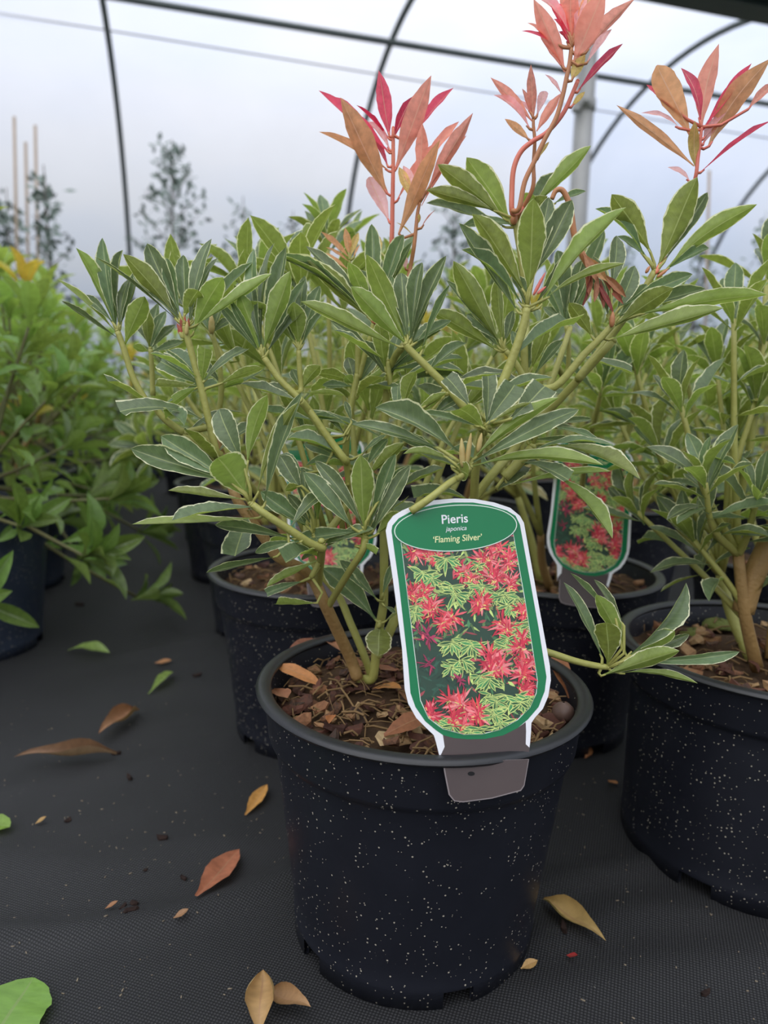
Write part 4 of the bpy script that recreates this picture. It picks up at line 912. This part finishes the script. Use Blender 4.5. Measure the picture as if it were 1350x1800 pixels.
# rows behind: three kinds of plant copied along the tunnel rows
protos = [build_plant('potted_shrub', 'x', POT_S, 'v', crown(15, .16, .27, .50 + .03 * i, 10 + i, .9), 60 + i, 10, 0, nl=(7, 9), ll=(.055, .074), bare=.35, fresh=.12) for i in range(3)]
used = [False] * 3; rr = random.Random(9)
GL = 'cream-edged shrub in a black pot in the rows behind'
spots = []; names = []
for k in range(0, 6):
    for j in range(-1, 8):
        if k == 0 and j < 2: continue
        if k >= 1 and j < 0: continue
        p = P2 + PX * (.34 * k) + AX * (.31 * j) + V((rr.uniform(-.02, .02), rr.uniform(-.02, .02), 0))
        if k == 0: p = P3 + AX * (.31 * (j - 1))
        if abs(p.x) / p.y > .68 or p.y > 2.75: continue
        spots.append(p); names.append({(1, 0): 'cream-edged shrub second along the aisle edge, behind the one beside the front pot', (2, 0): 'cream-edged shrub third along the aisle edge behind the front pot', (3, 0): 'cream-edged shrub fourth along the aisle edge behind the front pot', (1, 1): 'cream-edged shrub standing right behind the small tag between the pots', (0, 2): 'cream-edged shrub standing right behind the widest black pot'}.get((k, j)))
for i, p in enumerate(spots):
    q = i % 3; o = protos[q] if not used[q] else copy_tree(protos[q]); used[q] = True
    o.location = p; o.rotation_euler.z = rr.uniform(0, 6.28); tag(o, GL, 'potted plant', 'cream-edged shrubs in the rows behind')
    if names[i]: tag(o, names[i], 'potted plant')

# left-hand bushes: plain green
gcol = (1.0, 1.0, 1.0, 1)
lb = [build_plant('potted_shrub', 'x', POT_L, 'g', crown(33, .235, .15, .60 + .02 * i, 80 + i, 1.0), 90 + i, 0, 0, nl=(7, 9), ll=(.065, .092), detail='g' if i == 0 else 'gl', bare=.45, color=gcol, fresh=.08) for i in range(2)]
L0 = V((-.575, 1.02, 0)); n = 0; used = [False] * 2
for k in range(0, 6):
    for j in (0, -1):
        if k < 1 and j < 0: continue
        p = L0 + PX * (.33 * k) + AX * (.33 * j)
        if abs(p.x) / p.y > .74: continue
        q = n % 2; o = lb[q] if not used[q] else copy_tree(lb[q]); used[q] = True; o.location = p; o.rotation_euler.z = n * 1.3; n += 1
        tag(o, 'plain green shrub in a blue-black pot along the left of the aisle', 'potted plant', 'plain green shrubs lining the aisle')
        o['label'] = ('', 'second', 'third', 'fourth', 'fifth', 'sixth')[k] + ' plain green shrub along the aisle edge, counted from the head of that row' if j == 0 else 'plain green shrub behind the row that lines the aisle'
        if k == 0: tag(o, 'plain green shrub at the head of the aisle row, its leaves reaching over the fabric', 'potted plant')
# shrubs across the end of the aisle
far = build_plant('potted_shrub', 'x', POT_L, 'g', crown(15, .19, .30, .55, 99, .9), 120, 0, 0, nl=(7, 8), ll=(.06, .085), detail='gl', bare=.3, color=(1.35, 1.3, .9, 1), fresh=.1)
first = True
for row, pd in enumerate((2.95, 3.5)):
    for s in [-1.1 + .37 * i for i in range(10)]:
        p = tun(s + row * .18, pd, 0)
        if abs(p.x) / p.y > .62: continue
        if (p - tun(ps, GP, 0)).length < .2: continue
        o = far if first else copy_tree(far); first = False; o.location = p; o.rotation_euler.z = rr.uniform(0, 6)
        tag(o, 'yellow-green shrub in a pot across the far end of the aisle', 'potted plant', 'yellow-green shrubs across the end of the aisle')

# ------------------------------------------------------------------ slim trees by the far wall
M_TLEAF = plain('tree_leaf', lin(96, 112, 98), 0.6, noise=lin(120, 134, 124), nscale=3); M_TBARK = plain('tree_bark', lin(104, 98, 90), 0.8)
def tree(px, pytop, y, spread, label, seed, dens=1.0, leaf=.065):
    r = random.Random(seed); base = at(px, 640, y); base.z = 0; ht = at(px, pytop, y).z; root = empty('slim_tree', base); tag(root, label, 'tree')
    mb = MB(); mb.tube([V((0, 0, 0)), V((r.uniform(-.03, .03), 0, ht * .5)), V((0, 0, ht))], [.016, .011, .003], 6); mb.build('trunk', M_TBARK, root)
    lb_ = MB(); bb = MB()
    for i in range(int(22 * dens)):
        t = .35 + .62 * i / (22 * dens); z = ht * t; a = i * 2.4; ln = spread * (1.08 - t) * r.uniform(.8, 1.3); d = V((math.cos(a), math.sin(a), r.uniform(.5, 1.1))).normalized()
        p0 = V((0, 0, z)); p1 = p0 + d * ln; bb.tube([p0, p0.lerp(p1, .5), p1], [.005, .004, .002], 4)
        for k in range(int(16 * dens)):
            c = p0.lerp(p1, r.uniform(.15, 1.05)) + V((r.gauss(0, .03), r.gauss(0, .03), r.gauss(0, .03))); u = V((r.gauss(0, 1), r.gauss(0, 1), r.gauss(0, 1))).normalized(); v_ = u.orthogonal().normalized()
            l = leaf * r.uniform(.6, 1.2); wd = l * .25; q = len(lb_.v); lb_.v += [c, c + u * l * .5 + v_ * wd, c + u * l, c + u * l * .5 - v_ * wd]; lb_.f.append((q, q + 1, q + 2, q + 3))
    bb.build('twigs', M_TBARK, root)
    o = lb_.build('foliage', M_TLEAF, root, False); o['kind'] = 'stuff'; return root
tree(312, 245, 6.0, .75, 'tall slim grey-green tree standing alone before the far polythene wall', 1, 1.2)
tree(430, 345, 6.2, .45, 'thin sparse sapling just right of the tall grey-green tree', 2, .7)
tree(515, 370, 6.3, .40, 'short sparse sapling between two hoops', 3, .7)
tree(30, 330, 4.9, .26, 'dark leafy sapling tied among the canes, the taller', 4, .8)
tree(95, 290, 4.4, .26, 'dark leafy sapling among the canes, beside the right-hand cane', 5, .8)
tree(-28, 250, 4.5, .28, 'dark leafy sapling cut by the edge of view beside the canes', 6, .8)
tree(1345, 335, 4.7, .45, 'leafy sapling by the far wall behind the widest pot', 7, 1.0)
tree(1215, 400, 6.0, .40, 'small leafy sapling with a cane behind the orange shoot', 8, .9)
tree(790, 345, 5.2, .55, 'leafy sapling half hidden behind the pink shoots', 9, .9)
tree(1080, 420, 5.0, .40, 'small sapling beside the steel post', 10, .9)
for i, (x, yt, y) in enumerate(((25, 205, 4.55), (45, 250, 4.65), (62, 220, 4.62), (1247, 300, 5.0))):
    b = at(x + (4 if i < 3 else 0), 640, y); b.z = 0; t = at(x, yt, y); mb = MB(); mb.tube([b, b.lerp(t, .5), t], .0085, 7)
    tag(mb.build('bamboo_cane', M_CANE), 'pale bamboo cane among the saplings by the left edge' if i < 3 else 'single pale bamboo cane behind the orange shoot', 'cane', 'canes by the left edge' if i < 3 else None)

# ------------------------------------------------------------------ fallen leaves and bits
def ground_leaf(x0, y0, x1, y1, wpx, key, color, label, z=0.0, lift=.004, flip=1, var=None, group=None):
    a = ground(x0, y0, z); b = ground(x1, y1, z)
    a.z = z + (floor_z(a.x, a.y) if z == 0 else 0) + .002; b.z = z + (floor_z(b.x, b.y) if z == 0 else 0) + .002 + lift
    d = (a - V((0, 0, H))).length; W = wpx / F * d * 1.25
    me = LM[key][var if var is not None else rnd.randint(0, 4)]
    o = obj('fallen_leaf', me, None, leaf_mtx(a, b, V((0, -.25, 1)) * flip, W)); o.color = color; tag(o, label, 'leaf', group); return o
ground_leaf(345, 1591, 421, 1503, 36, 'd', (1.45, 1.05, 1.0, 1), 'reddish-brown pointed fallen leaf lying flat on the black fabric', var=0, lift=.003)
ground_leaf(431, 1437, 470, 1389, 19, 'd', (1.6, 1.35, .8, 1), 'small orange and yellow fallen leaf close to the front pot', var=0)
ground_leaf(243, 1254, 174, 1311, 34, 'dr', (1.2, 1.3, 1.2, 1), 'curled tan dead leaf in the middle of the aisle', lift=.012, var=2)
ground_leaf(205, 1332, 25, 1350, 24, 'dr', (.8, .9, .95, 1), 'long rolled brown dead leaf lying across the aisle', lift=.010, var=2)
ground_leaf(-30, 1872, 60, 1733, 84, 'dg', (1.05, 1.1, .8, 1), 'bright green broad fallen leaf with toothed edge on the fabric', var=1)
ground_leaf(-40, 1445, 18, 1466, 26, 'dg', (1.2, 1.2, .9, 1), 'pale green leaf tip poking in beside the aisle', var=0)
ground_leaf(119, 1146, 194, 1158, 16, 'g', (1.5, 1.5, 1.6, 1), 'pale green curved sliver of leaf near the blue-black pots', lift=.006, var=1)
ground_leaf(261, 1223, 305, 1189, 15, 'g', (1.7, 1.6, 1.7, 1), 'small pale green straight leaf in the aisle', var=0)
ground_leaf(955, 1587, 1064, 1671, 44, 'dr', (1.15, 1.3, 1.1, 1), 'twisted olive-tan dead leaf right of the front pot', lift=.004, var=4)
ground_leaf(455, 1830, 463, 1744, 46, 'dr', (1.2, 1.25, 1.2, 1), 'crumpled tan dead leaf standing at the foot of the front pot', lift=.014, var=1)
ground_leaf(472, 1750, 546, 1800, 40, 'dr', (1.1, 1.15, 1.1, 1), 'crumpled tan dead leaf folded over beside its twin', lift=.010, var=2)
ground_leaf(272, 1168, 302, 1168, 10, 'd', (1.5, 1.5, 1.1, 1), 'tiny yellow-brown leaf scrap in the aisle', var=0)
ground_leaf(1028, 1336, 1040, 1324, 9, 'd', (1.3, 1.0, .8, 1), 'tiny rusty leaf scrap behind the front pot', var=0)
ground_leaf(1068, 1375, 1085, 1388, 9, 'd', (1.2, .9, .8, 1), 'tiny rusty leaf scrap between the two black pots', var=0)
ground_leaf(915, 1712, 944, 1707, 12, 'd', (1.3, 1.3, 1.1, 1), 'small tan husk by the base of the front pot', var=1)
ground_leaf(995, 1688, 1014, 1699, 8, 'd', (1.5, .25, .5, 1), 'tiny crimson petal on the fabric', var=0)
ground_leaf(305, 1626, 332, 1618, 9, 'd', (1.0, 1.0, 1.0, 1), 'small brown chip of leaf on the fabric fold', var=0)
ground_leaf(185, 1604, 208, 1598, 6, 'd', (1.1, 1.0, .9, 1), 'little brown twig of leaf stalk by dark crumbs', var=0)
ground_leaf(62, 1452, 82, 1446, 6, 'd', (1.2, 1.3, 1.0, 1), 'thin pale scrap near the left edge of the fabric', var=0)
# dry leaves on the compost of the front pot
for (x0, y0, x1, y1, wd, c, lab) in ((575, 1218, 480, 1196, 22, (1.6, 1.2, .9, 1), 'long orange-brown dry leaf on the compost left of the stems'), (480, 1215, 505, 1258, 26, (1.1, .85, .85, 1), 'short red-brown dry leaf at the left wall of the pot'),
        (500, 1160, 560, 1150, 30, (.9, .7, .65, 1), 'curled chestnut dry leaf at the back of the pot'), (560, 1128, 600, 1172, 22, (1.5, 1.35, 1.3, 1), 'pale pinkish dry leaf standing behind the stems'), (655, 1215, 705, 1240, 26, (1.7, 1.5, .8, 1), 'golden-brown dry leaf just right of the stems'),
        (672, 1300, 762, 1285, 38, (1.1, .9, .75, 1), 'broad crumpled brown dry leaf in front of the plant tag'), (583, 1262, 578, 1305, 13, (1.6, 1.1, .8, 1), 'narrow orange sliver of dry leaf near the front rim'), (700, 1180, 668, 1205, 26, (1.2, .95, .85, 1), 'brown dry leaf tucked behind the plant tag'),
        (1000, 1232, 970, 1175, 26, (1.3, 1.0, .85, 1), 'upright tan dry leaf right of the plant tag'), (705, 1215, 720, 1268, 16, (.9, .7, .6, 1), 'thin dark brown dry leaf leaning on the tag')):
    zz = 0.165 - 0.012 * (ground(x0, y0, .165).x - POT0.x)
    ground_leaf(x0, y0, x1, y1, wd, 'd', c, lab, z=zz, lift=.010)
# round seed by the tag
vs, fs = lathe([(.0001, -.007), (.004, -.006), (.0068, -.003), (.0075, 0), (.0066, .0035), (.004, .006), (.0008, .0072)], 16); o = obj('seed_pod', mesh('seed_pod', vs, fs, plain('nut_brown', lin(112, 88, 76), .5, noise=lin(84, 62, 54), nscale=200)))
o.location = ground(990, 1250, .170); o.location.z = .169; tag(o, 'round brown seed pod on the compost right of the plant tag', 'seed pod')
# crumbs on the fabric
M_CRUMB = plain('dark_crumb', lin(34, 28, 26), .9, .2, noise=lin(52, 36, 30), nscale=2.0)
crumb_meshes = [c.copy() for c in chip_meshes]
for c in crumb_meshes: c.materials.clear(); c.materials.append(M_CRUMB)
for i, (x, y, s, lab) in enumerate(((286, 1478, .010, 'dark bark crumb on the open fabric'), (120, 1443, .008, 'dark bark crumb near the left edge'), (228, 1370, .010, 'dark bark crumb below the rolled leaf'), (205, 1325, .010, 'dark bark crumb at the end of the rolled leaf'), (216, 1597, .007, 'dark crumb in the small pile on the fold'), (236, 1590, .008, 'dark crumb in the small pile on the fold'), (232, 1608, .008, 'dark crumb in the small pile on the fold'), (222, 1612, .006, 'dark crumb in the small pile on the fold'),
        (323, 1545, .007, 'dark crumb left of the reddish leaf'), (345, 1188, .014, 'dark bark chip in the aisle'), (990, 1640, .010, 'black bark crumb against the twisted leaf'), (1305, 1592, .016, 'flat dark bark flake by the widest pot'), (1240, 1748, .008, 'dark curl of bark at the lower right'), (295, 1064, .012, 'reddish bark chip far down the aisle'), (140, 1064, .014, 'dark bark chip by the blue-black pots'), (256, 1532, .005, 'tiny dark crumb on the open fabric'))):
    p = ground(x, y); p.z = floor_z(p.x, p.y) + s * .12
    o = obj('bark_crumb', crumb_meshes[i % 8], None, M.Translation(p) @ M.Rotation(i * 1.1, 4, 'Z') @ M.Scale(s, 4))
    tag(o, lab, 'bark crumb', 'crumbs in the pile on the fold' if 'pile' in lab else None)
r = random.Random(77); mb = MB()
for _ in range(900):
    x, y = r.uniform(-.42, .45), r.uniform(.28, .85); s = r.uniform(.00025, .0008); z = floor_z(x, y)
    if min((V((x, y)) - q.xy).length for q in (POT0, RP, P2, P3)) < .115: continue
    mb.box((x, y, z + s * .3), s * r.uniform(1, 4), s, s, M.Rotation(r.uniform(0, 6.28), 3, 'Z'))
tag(mb.build('floor_grit', plain('pale_grit', lin(150, 138, 118), .8, noise=lin(90, 76, 60), nscale=40)), 'fine pale grit scattered over the black fabric', 'grit', kind='stuff')
